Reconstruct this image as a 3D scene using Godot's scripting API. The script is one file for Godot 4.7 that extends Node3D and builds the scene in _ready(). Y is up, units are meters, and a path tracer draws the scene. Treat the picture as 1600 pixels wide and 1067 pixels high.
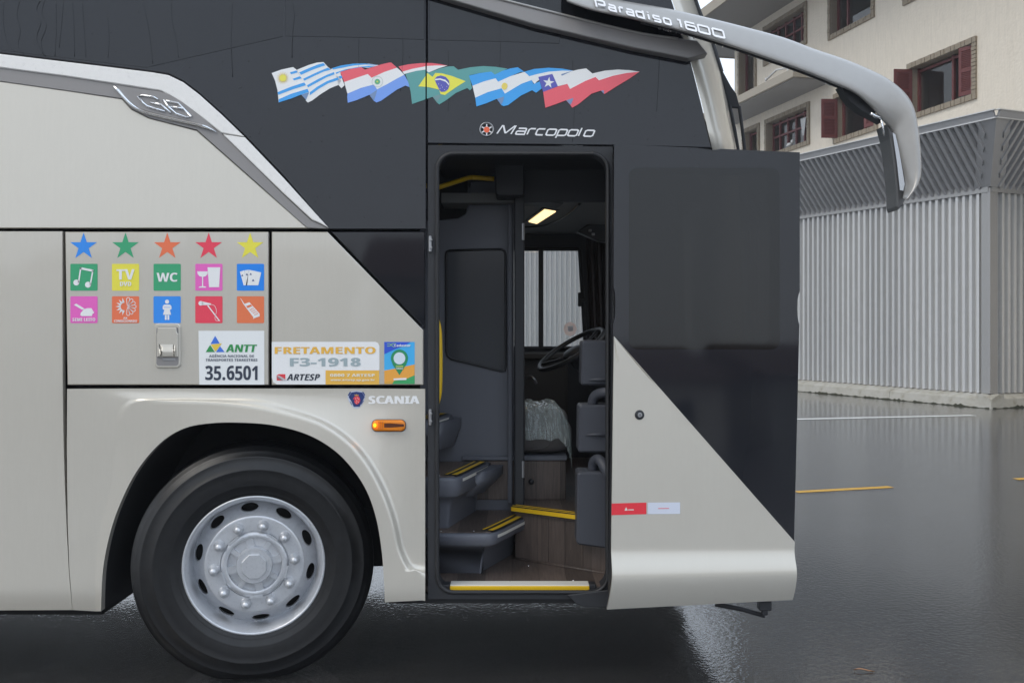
extends Node3D
# A wet yard with the front end of a touring coach, its entrance door swung open, before a metal-clad shed and an apartment block.
# Pixel positions of the photograph are turned into directions; every distance comes from the plane of the bus side, the ground or a wall.

const F := 1560.0      # focal length in photograph pixels
const CX := 800.0
const CY := 507.0      # horizon row
const EYE := 1.58      # camera height
const D0 := 4.4        # distance of the bus side
const Y0 := 1.9946     # height above which the bus side leans inwards
const LEAN := 0.052

var M := {}
var bus: Node3D
var rng := RandomNumberGenerator.new()
var lumps := FastNoiseLite.new()


func _ready() -> void:
	rng.seed = 7
	var cam := Camera3D.new()
	cam.name = "camera"
	cam.projection = Camera3D.PROJECTION_FRUSTUM
	cam.near = 0.1
	cam.far = 900.0
	cam.size = 0.1 * 1067.0 / F
	cam.frustum_offset = Vector2(0.0, -0.1 * 26.5 / F)
	cam.position = Vector3(0, EYE, 0)
	add_child(cam)
	cam.current = true
	var sky_mat := ProceduralSkyMaterial.new()
	sky_mat.sky_top_color = Color(0.865, 0.925, 1.0)
	sky_mat.sky_horizon_color = Color(0.825, 0.835, 0.845)
	sky_mat.sky_curve = 0.25
	sky_mat.sky_energy_multiplier = 1.35
	sky_mat.ground_bottom_color = Color(0.2, 0.2, 0.21)
	sky_mat.ground_horizon_color = Color(0.55, 0.56, 0.58)
	sky_mat.sun_angle_max = 1.0
	var sky := Sky.new()
	sky.sky_material = sky_mat
	var env := Environment.new()
	env.background_mode = Environment.BG_SKY
	env.sky = sky
	env.tonemap_mode = Environment.TONE_MAPPER_LINEAR
	env.tonemap_exposure = 0.83
	env.sdfgi_enabled = true
	env.ssao_enabled = true
	env.ssil_enabled = true
	env.fog_enabled = true
	env.fog_density = 0.0016
	env.fog_light_color = Color(0.86, 0.88, 0.91)
	var we := WorldEnvironment.new()
	we.name = "surroundings"
	we.environment = env
	add_child(we)
	var sun := DirectionalLight3D.new()
	sun.name = "veiled_sun"
	sun.light_energy = 0.5
	sun.light_angular_distance = 30.0
	sun.light_color = Color(1.0, 0.985, 0.96)
	sun.rotation_degrees = Vector3(-48, -52, 0)
	sun.shadow_enabled = true
	add_child(sun)

	lumps.seed = 3
	lumps.frequency = 1.0
	make_materials()
	build_ground()
	build_shed()
	build_apartments()
	build_houses_behind()
	bus = Node3D.new()
	bus.name = "coach_bus"
	add_child(bus)
	bus.position = Vector3(0, 0, -D0)
	tag(bus, "pale grey and black touring coach with its front passenger door swung open", "bus")
	bus_panels()
	bus_fender()
	bus_front()
	bus_wheel()
	bus_stickers()
	bus_flags()
	bus_door()
	bus_mirror()
	bus_interior()
	bus_cab()
	bus_rain()
	loose_things()


# ---------------------------------------------------------------- helpers
func tag(o: Node, label := "", category := "", group := "", kind := "") -> void:
	if label: o.set_meta("label", label)
	if category: o.set_meta("category", category)
	if group: o.set_meta("group", group)
	if kind: o.set_meta("kind", kind)


func new_st(smooth := false) -> SurfaceTool:
	var st := SurfaceTool.new()
	st.begin(Mesh.PRIMITIVE_TRIANGLES)
	st.set_smooth_group(0 if smooth else -1)
	return st


func obj(parent: Node, called: String, st: SurfaceTool, mat: Material) -> MeshInstance3D:
	st.generate_normals()
	var mi := MeshInstance3D.new()
	mi.name = called
	mi.mesh = st.commit()
	mi.material_override = mat
	mi.cast_shadow = GeometryInstance3D.SHADOW_CASTING_SETTING_ON
	parent.add_child(mi, true)
	return mi


func group_node(parent: Node, called: String) -> Node3D:
	var n := Node3D.new()
	n.name = called
	parent.add_child(n, true)
	return n


func tri(st: SurfaceTool, a: Vector3, b: Vector3, c: Vector3, n: Vector3) -> void:
	if (b - a).cross(c - a).dot(n) > 0.0:
		var t := b
		b = c
		c = t
	st.add_vertex(a)
	st.add_vertex(b)
	st.add_vertex(c)


func quad(st: SurfaceTool, a: Vector3, b: Vector3, c: Vector3, d: Vector3, n: Vector3) -> void:
	tri(st, a, b, c, n)
	tri(st, a, c, d, n)


func basis_of(n: Vector3) -> Array:
	var up := Vector3.UP if absf(n.y) < 0.95 else Vector3.FORWARD
	var u := up.cross(n).normalized()
	return [u, n.cross(u).normalized()]


func flat_pts(pts: Array, n: Vector3) -> PackedVector2Array:
	var b := basis_of(n)
	var out := PackedVector2Array()
	for p in pts:
		out.append(Vector2((p as Vector3).dot(b[0]), (p as Vector3).dot(b[1])))
	return out


func poly(st: SurfaceTool, pts: Array, n: Vector3) -> void:
	var idx := Geometry2D.triangulate_polygon(flat_pts(pts, n))
	if idx.is_empty():
		push_warning("polygon not triangulated, %d points" % pts.size())
	for i in range(0, idx.size(), 3):
		tri(st, pts[idx[i]], pts[idx[i + 1]], pts[idx[i + 2]], n)


func inset(pts: Array, n: Vector3, by: float) -> Array:
	var f := flat_pts(pts, n)
	var b := basis_of(n)
	var sgn := -1.0 if Geometry2D.is_polygon_clockwise(f) else 1.0
	var out := []
	var k := f.size()
	for i in k:
		var e0 := (f[i] - f[(i + k - 1) % k]).normalized()
		var e1 := (f[(i + 1) % k] - f[i]).normalized()
		var n0 := Vector2(-e0.y, e0.x) * sgn
		var n1 := Vector2(-e1.y, e1.x) * sgn
		var m := n0 + n1
		var d := m.dot(n1)
		m = m / maxf(d, 0.35)
		out.append((pts[i] as Vector3) + ((b[0] as Vector3) * m.x + (b[1] as Vector3) * m.y) * by)
	return out


# a plate whose front outline is given; it goes back by thick and has chamfered front edges
func plate(st: SurfaceTool, pts: Array, n: Vector3, thick: float, bevel := 0.003, back := true) -> void:
	var inner := inset(pts, n, bevel) if bevel > 0.0 else pts
	poly(st, inner, n)
	var mid := Vector3.ZERO
	for p in pts: mid += p
	mid /= pts.size()
	var f := flat_pts(pts, n)
	var b := basis_of(n)
	var sgn := 1.0 if Geometry2D.is_polygon_clockwise(f) else -1.0
	for i in pts.size():
		var j := (i + 1) % pts.size()
		var e := (f[j] - f[i]).normalized()
		var o2 := Vector2(-e.y, e.x) * sgn
		var o: Vector3 = (b[0] as Vector3) * o2.x + (b[1] as Vector3) * o2.y
		var p0: Vector3 = pts[i]
		var p1: Vector3 = pts[j]
		if bevel > 0.0:
			quad(st, inner[i], inner[j], p1 - n * bevel, p0 - n * bevel, n + o)
		quad(st, p0 - n * bevel, p1 - n * bevel, p1 - n * thick, p0 - n * thick, o)
	if back:
		var bk := []
		for p in pts: bk.append((p as Vector3) - n * thick)
		poly(st, bk, -n)


func box(st: SurfaceTool, a: Vector3, b: Vector3, bevel := 0.0) -> void:
	var lo := Vector3(minf(a.x, b.x), minf(a.y, b.y), minf(a.z, b.z))
	var hi := Vector3(maxf(a.x, b.x), maxf(a.y, b.y), maxf(a.z, b.z))
	if bevel <= 0.0:
		plate(st, [Vector3(lo.x, lo.y, hi.z), Vector3(hi.x, lo.y, hi.z), Vector3(hi.x, hi.y, hi.z), Vector3(lo.x, hi.y, hi.z)], Vector3.BACK, hi.z - lo.z, 0.0)
		return
	var c := (lo + hi) / 2.0
	var h := (hi - lo) / 2.0
	for ax in 3:
		for s in [-1.0, 1.0]:
			var n := Vector3.ZERO
			n[ax] = s
			var u := (ax + 1) % 3
			var v := (ax + 2) % 3
			var q := []
			for k in [[-1, -1], [1, -1], [1, 1], [-1, 1]]:
				var p := c
				p[ax] += s * h[ax]
				p[u] += k[0] * (h[u] - bevel)
				p[v] += k[1] * (h[v] - bevel)
				q.append(p)
			quad(st, q[0], q[1], q[2], q[3], n)
	for ax in 3:
		var u := (ax + 1) % 3
		var v := (ax + 2) % 3
		for su in [-1.0, 1.0]:
			for sv in [-1.0, 1.0]:
				var q := []
				for k in [[-1.0, 0], [1.0, 0], [1.0, 1], [-1.0, 1]]:
					var p := c
					p[ax] += k[0] * (h[ax] - bevel)
					p[u] += su * (h[u] - (bevel if k[1] == 1 else 0.0))
					p[v] += sv * (h[v] - (bevel if k[1] == 0 else 0.0))
					q.append(p)
				var n := Vector3.ZERO
				n[u] = su
				n[v] = sv
				quad(st, q[0], q[1], q[2], q[3], n)
	for sx in [-1.0, 1.0]:
		for sy in [-1.0, 1.0]:
			for sz in [-1.0, 1.0]:
				var s := Vector3(sx, sy, sz)
				var q := []
				for ax in 3:
					var p := c + s * (h - Vector3.ONE * bevel)
					p[ax] = c[ax] + s[ax] * h[ax]
					q.append(p)
				tri(st, q[0], q[1], q[2], s)


# oriented box from a corner and three edge vectors
func obox(st: SurfaceTool, o: Vector3, u: Vector3, v: Vector3, w: Vector3) -> void:
	var c := o + (u + v + w) / 2.0
	for k in [[u, v, w], [v, w, u], [w, u, v]]:
		for s in [0.0, 1.0]:
			var p: Vector3 = o + k[2] * s
			quad(st, p, p + k[0], p + k[0] + k[1], p + k[1], (p + (k[0] + k[1]) / 2.0) - c)


# rows of points joined into a sheet; hint tells roughly where its front is
func sheet(st: SurfaceTool, rows: Array, hint: Vector3, closed := false) -> void:
	var flip := false
	var found := false
	for r in rows.size() - 1:
		var a: Array = rows[r]
		var b: Array = rows[r + 1]
		var k := a.size()
		for i in (k if closed else k - 1):
			var j := (i + 1) % k
			if not found:
				var nn: Vector3 = ((a[j] as Vector3) - (a[i] as Vector3)).cross((b[i] as Vector3) - (a[i] as Vector3))
				if nn.length() > 1e-9:
					flip = nn.dot(hint) > 0.0
					found = true
			var t := [a[i], a[j], b[j], a[i], b[j], b[i]]
			if flip: t = [a[i], b[j], a[j], a[i], b[i], b[j]]
			for p in t: st.add_vertex(p)


func tube(st: SurfaceTool, pts: Array, radius, sides := 10, squash := Vector2.ONE, caps := true) -> void:
	var rows := []
	var prev_u := Vector3.ZERO
	for i in pts.size():
		var t: Vector3 = (pts[mini(i + 1, pts.size() - 1)] - pts[maxi(i - 1, 0)]).normalized()
		var u: Vector3
		if prev_u == Vector3.ZERO:
			u = t.cross(Vector3.UP if absf(t.y) < 0.9 else Vector3.BACK).normalized()
		else:
			u = (prev_u - t * prev_u.dot(t)).normalized()
		prev_u = u
		var v := t.cross(u)
		var r: float = radius[i] if radius is Array else radius
		var row := []
		for k in sides:
			var a := TAU * k / sides
			row.append(pts[i] + u * cos(a) * r * squash.x + v * sin(a) * r * squash.y)
		rows.append(row)
	sheet(st, rows, (rows[0][0] as Vector3) - (pts[0] as Vector3), true)
	if caps:
		for e in [0, pts.size() - 1]:
			var c: Vector3 = pts[e]
			var d: Vector3 = (pts[0] - pts[1]) if e == 0 else (pts[e] - pts[e - 1])
			for k in sides:
				tri(st, c, rows[e][k], rows[e][(k + 1) % sides], d)


# profile of (radius, height along axis), spun round axis z of the given transform
func lathe(st: SurfaceTool, prof: Array, segs: int, xf: Transform3D, creased := false, outside := 1.0) -> void:
	for i in prof.size() - 1:
		if creased: st.set_smooth_group(i + 1)
		var a: Vector2 = prof[i]
		var b: Vector2 = prof[i + 1]
		var d := b - a
		for k in segs:
			var t0 := TAU * k / segs
			var t1 := TAU * (k + 1) / segs
			var q := []
			for e in [[a, t0], [a, t1], [b, t1], [b, t0]]:
				q.append(xf * Vector3(e[0].x * cos(e[1]), e[0].x * sin(e[1]), e[0].y))
			var tm := (t0 + t1) / 2.0
			var n2 := Vector2(d.y, -d.x) * outside
			var n := xf.basis * Vector3(n2.x * cos(tm), n2.x * sin(tm), n2.y)
			if a.x > 1e-5: tri(st, q[0], q[1], q[2], n)
			if b.x > 1e-5: tri(st, q[0], q[2], q[3], n)


func curve2(pts: Array, per := 6, closed := false) -> Array:
	var out := []
	var k := pts.size()
	for i in (k if closed else k - 1):
		var p0 = pts[(i + k - 1) % k] if closed else pts[maxi(i - 1, 0)]
		var p1 = pts[i]
		var p2 = pts[(i + 1) % k]
		var p3 = pts[(i + 2) % k] if closed else pts[mini(i + 2, k - 1)]
		for s in per:
			var t := float(s) / per
			out.append(0.5 * ((2.0 * p1) + (p2 - p0) * t + (2.0 * p0 - 5.0 * p1 + 4.0 * p2 - p3) * t * t + (3.0 * p1 - p0 - 3.0 * p2 + p3) * t * t * t))
	if not closed: out.append(pts[k - 1])
	return out


func vs(a: Array) -> Array:
	var out := []
	for i in range(0, a.size(), 2): out.append(Vector2(a[i], a[i + 1]))
	return out


# coordinates read in an enlargement of the photograph: its corner and its scale
func zs(ox: float, oy: float, s: float, a: Array) -> Array:
	var out := []
	for i in range(0, a.size(), 2): out.append(Vector2(ox + a[i] / s, oy + a[i + 1] / s))
	return out


func round_rect(x0: float, y0: float, x1: float, y1: float, r: float, per := 5) -> Array:
	var out := []
	for c in [[x1 - r, y0 + r, -PI / 2], [x1 - r, y1 - r, 0.0], [x0 + r, y1 - r, PI / 2], [x0 + r, y0 + r, PI]]:
		for k in per + 1:
			var a: float = c[2] + PI / 2 * k / per
			out.append(Vector2(c[0] + r * cos(a), c[1] + r * sin(a)))
	return out


func disc(cx: float, cy: float, rx: float, ry := -1.0, n := 20) -> Array:
	var out := []
	for k in n: out.append(Vector2(cx + rx * cos(TAU * k / n), cy + (rx if ry < 0 else ry) * sin(TAU * k / n)))
	return out


func star5(cx: float, cy: float, r: float, turn := 0.0) -> Array:
	var out := []
	for k in 10:
		var a := -PI / 2 + TAU * k / 10 + turn
		var q := r if k % 2 == 0 else r * 0.385
		out.append(Vector2(cx + q * cos(a), cy + q * sin(a)))
	return out


# pixel to bus coordinates: at a given distance, and on the bus side
func I(px: float, py: float, d: float) -> Vector3:
	return Vector3((px - CX) / F * d, EYE - (py - CY) / F * d, D0 - d)


func S(px: float, py: float, e := 0.0) -> Vector3:
	var a := (CY - py) / F
	var d := D0 - e
	if py < 360.0:
		d = (D0 - e + LEAN * (EYE - Y0)) / (1.0 - LEAN * a)
	return I(px, py, d)


func SS(pts: Array, e := 0.0) -> Array:
	var out := []
	for p in pts: out.append(S(p.x, p.y, e))
	return out


func side_n(py: float) -> Vector3:
	return Vector3(0, LEAN, 1).normalized() if py < 360.0 else Vector3.BACK


func mid_y(pts: Array) -> float:
	var s := 0.0
	for p in pts: s += p.y
	return s / pts.size()


func side_plate(called: String, pts: Array, mat: Material, e := 0.0, thick := 0.03, bevel := 0.0035, parent: Node = null) -> MeshInstance3D:
	var st := new_st()
	plate(st, SS(pts, e), side_n(mid_y(pts)), thick, bevel)
	return obj(parent if parent else bus, called, st, mat)


# flat print on the bus side
func ink(parent: Node, called: String, pts: Array, mat: Material, e: float) -> MeshInstance3D:
	var st := new_st()
	poly(st, SS(pts, e), side_n(mid_y(pts)))
	return obj(parent, called, st, mat)


func strokes_st(st: SurfaceTool, line: Array, w: float, to3: Callable, closed := false) -> void:
	var k := line.size()
	var l := []
	var r := []
	for i in k:
		var e0: Vector2 = (line[i] - line[(i + k - 1) % k]).normalized() if (closed or i > 0) else (line[1] - line[0]).normalized()
		var e1: Vector2 = (line[(i + 1) % k] - line[i]).normalized() if (closed or i < k - 1) else e0
		if not closed and i == 0: e0 = e1
		var m := Vector2(-e0.y, e0.x) + Vector2(-e1.y, e1.x)
		m = m / maxf(m.dot(Vector2(-e1.y, e1.x)), 0.5)
		l.append(to3.call(line[i] + m * w / 2.0))
		r.append(to3.call(line[i] - m * w / 2.0))
	for i in (k if closed else k - 1):
		var j := (i + 1) % k
		quad(st, l[i], l[j], r[j], r[i], Vector3.BACK)


func lettering(parent: Node, called: String, words: String, bl: Vector3, br: Vector3, tl: Vector3, mat: Material, weight := 700, face := "Droid Sans", raised := 0.0006, embolden := 0.0) -> MeshInstance3D:
	var font := SystemFont.new()
	font.font_names = PackedStringArray([face])
	font.font_weight = weight
	var used: Font = font
	if embolden < 0.0:
		var fv := FontVariation.new()
		fv.base_font = font
		fv.variation_embolden = embolden
		used = fv
	var tm := TextMesh.new()
	tm.text = words
	tm.font = used
	tm.font_size = 64
	tm.pixel_size = 0.01
	tm.depth = 0.02
	tm.curve_step = 2.0
	var bb := tm.get_aabb()
	var n := (br - bl).cross(tl - bl).normalized()
	var b := Basis((br - bl) / bb.size.x, (tl - bl) / bb.size.y, n * (raised / 0.02))
	var mi := MeshInstance3D.new()
	mi.name = called
	mi.mesh = tm
	mi.material_override = mat
	mi.transform = Transform3D(b, bl + n * raised * 0.6 - b * Vector3(bb.position.x, bb.position.y, 0))
	parent.add_child(mi, true)
	for k in (2 if embolden > 0.0 else 0):
		var c := mi.duplicate()
		c.transform.origin += (br - bl).normalized() * (tl - bl).length() * 0.028 * embolden * (1.0 - 2.0 * k) - n * 0.00012 * (k + 1)
		c.name = "lettering_weight"
		parent.add_child(c, true)
	return mi


# words fitted on the bus side into a pixel box; slant leans the top to the right, drop lowers the right end
func side_words(parent: Node, words: String, x0: float, y0: float, x1: float, y1: float, mat: Material, e: float, weight := 700, slant := 0.0, drop := 0.0, embolden := 0.0) -> MeshInstance3D:
	return lettering(parent, "lettering", words, S(x0, y1, e), S(x1 - slant, y1 + drop, e), S(x0 + slant, y0, e), mat, weight, "Droid Sans", 0.0006, embolden)


# ---------------------------------------------------------------- materials
func noise_tex(freq: float, ramp: Array, size := 512, octaves := 4, sd := 1, kind := FastNoiseLite.TYPE_SIMPLEX_SMOOTH) -> NoiseTexture2D:
	var nz := FastNoiseLite.new()
	nz.seed = sd
	nz.noise_type = kind
	nz.frequency = freq
	nz.fractal_octaves = octaves
	var t := NoiseTexture2D.new()
	t.width = size
	t.height = size
	t.seamless = true
	t.noise = nz
	if ramp.size():
		var g := Gradient.new()
		var offs := PackedFloat32Array()
		var cols := PackedColorArray()
		for r in ramp:
			offs.append(r[0])
			cols.append(r[1])
		g.offsets = offs
		g.colors = cols
		t.color_ramp = g
	return t


func normal_tex(freq: float, strength: float, size := 512, octaves := 3, sd := 1, kind := FastNoiseLite.TYPE_SIMPLEX_SMOOTH) -> NoiseTexture2D:
	var t := noise_tex(freq, [], size, octaves, sd, kind)
	t.as_normal_map = true
	t.bump_strength = strength
	return t


func grey(v: float) -> Color:
	return Color(v, v, v)


func mat(r: float, g: float, b: float, rough: float, metal := 0.0, called := "") -> StandardMaterial3D:
	var m := StandardMaterial3D.new()
	m.albedo_color = Color(r, g, b).linear_to_srgb()
	m.roughness = rough
	m.metallic = metal
	m.cull_mode = BaseMaterial3D.CULL_DISABLED
	m.resource_name = called
	return m


func tri_map(m: StandardMaterial3D, scale: float, world := true) -> void:
	m.uv1_triplanar = true
	m.uv1_world_triplanar = world
	m.uv1_scale = Vector3.ONE * scale


func two_tone(m: StandardMaterial3D, freq: float, dark: float, sd := 5, size := 512) -> void:
	m.albedo_texture = noise_tex(freq, [[0.0, grey(dark)], [0.45, grey(lerpf(dark, 1.0, 0.7))], [1.0, Color.WHITE]], size, 5, sd)


var inks := {}
func ink_mat(r: int, g: int, b: int, k := 0.62) -> StandardMaterial3D:
	var key := "%d_%d_%d" % [r, g, b]
	if not inks.has(key):
		var c := Color8(r, g, b).srgb_to_linear()
		inks[key] = mat(minf(c.r * k / 0.5, 0.85), minf(c.g * k / 0.5, 0.85), minf(c.b * k / 0.5, 0.85), 0.35)
	return inks[key]


# faint vertical run-off marks: noise drawn out downwards
func streak_tex(dark: float, sd: int) -> ImageTexture:
	var nz := FastNoiseLite.new()
	nz.seed = sd
	nz.frequency = 1.0
	var im := Image.create(512, 512, false, Image.FORMAT_RGB8)
	for y in 512:
		var fade := 0.5 + 0.5 * sin(TAU * y / 512.0)
		for x in 512:
			var c := cos(TAU * x / 512.0)
			var s := sin(TAU * x / 512.0)
			var a := nz.get_noise_3d(c * 26.0, s * 26.0, 1.6 * sin(TAU * y / 512.0))
			var b := nz.get_noise_3d(c * 7.0, s * 7.0, 3.0 * cos(TAU * y / 512.0) + 9.0)
			var d := nz.get_noise_3d(x * 0.31, y * 0.31, 30.0)
			var v := clampf(0.62 + 0.55 * a + 0.35 * b * fade + 0.16 * d, 0.0, 1.0)
			var g := lerpf(dark, 1.0, v)
			im.set_pixel(x, y, Color(g, g, g))
	return ImageTexture.create_from_image(im)


func make_materials() -> void:
	var p := mat(0.618, 0.582, 0.512, 0.36, 0.42, "pearl_paint")
	p.clearcoat_enabled = true
	p.clearcoat = 1.0
	p.clearcoat_roughness = 0.05
	p.albedo_texture = streak_tex(0.982, 4)
	p.normal_enabled = true
	p.normal_texture = normal_tex(0.006, 1.0, 512, 2, 9)
	p.normal_scale = 0.14
	tri_map(p, 0.8)
	M.pearl = p
	var w := mat(0.86, 0.84, 0.81, 0.4, 0.0, "white_trim")
	w.albedo_texture = noise_tex(0.05, [[0.0, grey(0.93)], [0.3, grey(0.985)], [1.0, Color.WHITE]], 512, 6, 14)
	tri_map(w, 1.3)
	M.white = w
	M.trim = mat(0.27, 0.258, 0.255, 0.45, 0.2, "grey_trim")
	var k := mat(0.012, 0.0130, 0.0175, 0.07, 0.0, "black_gloss")
	k.roughness_texture = streak_tex(0.35, 21)
	k.roughness = 0.07
	k.normal_enabled = true
	k.normal_texture = normal_tex(0.004, 1.0, 512, 2, 31)
	k.normal_scale = 0.12
	tri_map(k, 0.7)
	M.black = k
	M.window = mat(0.010, 0.0108, 0.0145, 0.05, 0.0, "dark_glass")
	M.groove = mat(0.008, 0.008, 0.009, 0.8, 0.0, "groove_black")
	M.rubber = mat(0.016, 0.016, 0.018, 0.5, 0.0, "rubber")
	var tyre := mat(0.010, 0.010, 0.0115, 0.46, 0.0, "tyre_rubber")
	tyre.roughness_texture = noise_tex(0.02, [[0.0, grey(0.7)], [1.0, grey(1.0)]], 512, 4, 8)
	tyre.albedo_texture = noise_tex(0.025, [[0.0, grey(0.55)], [0.6, grey(0.85)], [1.0, Color.WHITE]], 512, 5, 9)
	tri_map(tyre, 1.5)
	M.tyre = tyre
	var rim := mat(0.62, 0.635, 0.665, 0.36, 0.6, "rim_silver")
	rim.albedo_texture = noise_tex(0.05, [[0.0, grey(0.88)], [0.3, grey(0.975)], [1.0, Color.WHITE]], 512, 6, 12)
	tri_map(rim, 2.0)
	M.rim = rim
	M.chrome = mat(0.75, 0.76, 0.78, 0.12, 1.0, "chrome")
	M.steel = mat(0.42, 0.42, 0.43, 0.3, 0.8, "steel")
	var arm := mat(0.37, 0.36, 0.347, 0.38, 0.3, "arm_silver")
	arm.clearcoat_enabled = true
	arm.clearcoat = 0.4
	arm.clearcoat_roughness = 0.2
	two_tone(arm, 0.03, 0.97, 17)
	tri_map(arm, 1.5)
	M.arm = arm
	var pl := mat(0.118, 0.124, 0.148, 0.45, 0.0, "cabin_plastic")
	pl.normal_enabled = true
	pl.normal_texture = normal_tex(0.25, 2.0, 512, 2, 40, FastNoiseLite.TYPE_CELLULAR)
	pl.normal_scale = 0.12
	tri_map(pl, 4.0)
	M.plastic = pl
	M.pad = mat(0.060, 0.065, 0.082, 0.5, 0.0, "pad_plastic")
	M.plastic_dark = mat(0.02, 0.021, 0.025, 0.55, 0.0, "dark_plastic")
	M.lining = mat(0.17, 0.17, 0.165, 0.75, 0.0, "ceiling_lining")
	M.yellow = mat(0.80, 0.50, 0.012, 0.4, 0.0, "safety_yellow")
	M.stripe_white = mat(0.72, 0.70, 0.64, 0.5, 0.0, "stripe_white")
	M.amber = mat(0.75, 0.22, 0.008, 0.15, 0.0, "amber_lens")
	M.chalk = mat(0.80, 0.80, 0.82, 0.4, 0.0, "letter_silver")
	var wood := mat(0.135, 0.105, 0.092, 0.5, 0.0, "wood_vinyl")
	var wn := FastNoiseLite.new()
	wn.seed = 5
	var im := Image.create(512, 512, false, Image.FORMAT_RGB8)
	for y in 512:
		for x in 512:
			var plank := int(floorf(x / 128.0))
			var g := 0.5 + 0.5 * wn.get_noise_3d(x * 9.0, y * 0.55 + plank * 300.0, plank * 50.0)
			var g2 := 0.5 + 0.5 * wn.get_noise_3d(x * 30.0, y * 1.2, 40.0 + plank)
			var v: float = 0.62 + 0.32 * g + 0.14 * g2 + 0.12 * sin(plank * 2.4)
			if x % 128 < 2: v *= 0.6
			im.set_pixel(x, y, Color(v, v * 0.985, v * 0.97))
	wood.albedo_texture = ImageTexture.create_from_image(im)
	tri_map(wood, 2.0)
	M.wood = wood
	var asph := mat(0.072, 0.068, 0.065, 0.24, 0.0, "wet_asphalt")
	asph.albedo_texture = noise_tex(0.35, [[0.0, grey(0.45)], [0.5, grey(0.75)], [0.8, grey(0.95)], [1.0, Color.WHITE]], 1024, 3, 50)
	asph.normal_enabled = true
	asph.normal_texture = normal_tex(0.11, 5.0, 1024, 3, 51)
	asph.normal_scale = 0.55
	tri_map(asph, 0.62)
	asph.detail_enabled = true
	asph.detail_blend_mode = BaseMaterial3D.BLEND_MODE_MUL
	asph.detail_uv_layer = BaseMaterial3D.DETAIL_UV_2
	asph.detail_albedo = noise_tex(0.012, [[0.0, grey(0.55)], [0.5, grey(0.85)], [1.0, Color.WHITE]], 512, 5, 53)
	asph.uv2_triplanar = true
	asph.uv2_world_triplanar = true
	asph.uv2_scale = Vector3.ONE * 0.045
	M.asphalt = asph
	var water := StandardMaterial3D.new()
	water.resource_name = "rain_water"
	water.albedo_color = Color(0.5, 0.52, 0.54, 0.004)
	water.transparency = BaseMaterial3D.TRANSPARENCY_ALPHA
	water.roughness = 0.06
	water.normal_enabled = true
	water.normal_texture = normal_tex(0.045, 9.0, 1024, 4, 61)
	water.normal_scale = 0.05
	tri_map(water, 0.55)
	M.water = water
	var galv := mat(0.62, 0.62, 0.615, 0.45, 0.3, "galvanised_sheet")
	galv.albedo_texture = streak_tex(0.90, 70)
	tri_map(galv, 0.4)
	M.galv = galv
	var galv2: StandardMaterial3D = galv.duplicate()
	galv2.albedo_color = Color(0.575, 0.575, 0.572).linear_to_srgb()
	M.galv2 = galv2
	var fas := mat(0.37, 0.37, 0.38, 0.45, 0.1, "grey_fascia")
	two_tone(fas, 0.01, 0.94, 71)
	tri_map(fas, 0.4)
	M.fascia = fas
	M.cap = mat(0.33, 0.325, 0.32, 0.4, 0.3, "cap_flashing")
	var plinth := mat(0.47, 0.455, 0.42, 0.8, 0.0, "plinth_concrete")
	plinth.albedo_texture = noise_tex(0.008, [[0.0, Color(0.74, 0.72, 0.66)], [0.3, Color(0.92, 0.91, 0.88)], [0.6, Color(0.98, 0.98, 0.97)], [1.0, Color.WHITE]], 512, 6, 72)
	tri_map(plinth, 0.9)
	M.plinth = plinth
	M.moss = mat(0.05, 0.05, 0.03, 0.95, 0.0, "grime")
	var stucco := mat(0.79, 0.715, 0.605, 0.9, 0.0, "cream_stucco")
	stucco.albedo_texture = streak_tex(0.915, 73)
	stucco.normal_enabled = true
	stucco.normal_texture = normal_tex(0.1, 3.0, 512, 3, 74)
	stucco.normal_scale = 0.25
	tri_map(stucco, 0.22)
	M.stucco = stucco
	var br := mat(0.33, 0.275, 0.205, 0.85, 0.0, "sand_brick")
	two_tone(br, 0.05, 0.8, 75)
	tri_map(br, 1.0)
	M.brick = br
	M.mortar = mat(0.27, 0.235, 0.18, 0.95, 0.0, "mortar")
	var sh := mat(0.150, 0.036, 0.033, 0.6, 0.0, "red_shutter_wood")
	two_tone(sh, 0.03, 0.85, 76)
	tri_map(sh, 1.0)
	M.shutter = sh
	M.pane = mat(0.012, 0.013, 0.016, 0.04, 0.0, "window_pane")
	var clear := StandardMaterial3D.new()
	clear.resource_name = "house_glass"
	clear.albedo_color = Color(0.3, 0.32, 0.33, 0.05)
	clear.transparency = BaseMaterial3D.TRANSPARENCY_ALPHA
	clear.roughness = 0.02
	M.clear = clear
	M.beige = mat(0.36, 0.32, 0.26, 0.8, 0.0, "beige_concrete")
	M.soffit = mat(0.30, 0.29, 0.28, 0.85, 0.0, "soffit_plaster")
	M.roof = mat(0.13, 0.07, 0.05, 0.8, 0.0, "roof_tile")
	M.yellow_line = mat(0.55, 0.30, 0.03, 0.6, 0.0, "yellow_road_paint")
	M.white_line = mat(0.72, 0.72, 0.70, 0.6, 0.0, "white_road_paint")
	var glass := StandardMaterial3D.new()
	glass.resource_name = "clear_glass"
	glass.albedo_color = Color(0.62, 0.78, 0.75, 0.10)
	glass.transparency = BaseMaterial3D.TRANSPARENCY_ALPHA
	glass.roughness = 0.02
	M.glass = glass
	var tint := StandardMaterial3D.new()
	tint.resource_name = "tinted_glass"
	tint.albedo_color = Color(0.03, 0.035, 0.04, 0.88)
	tint.transparency = BaseMaterial3D.TRANSPARENCY_ALPHA
	tint.roughness = 0.04
	M.tint = tint
	var film := StandardMaterial3D.new()
	film.resource_name = "plastic_film"
	film.albedo_color = Color(0.88, 0.93, 0.91, 0.26)
	film.transparency = BaseMaterial3D.TRANSPARENCY_ALPHA
	film.roughness = 0.16
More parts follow.
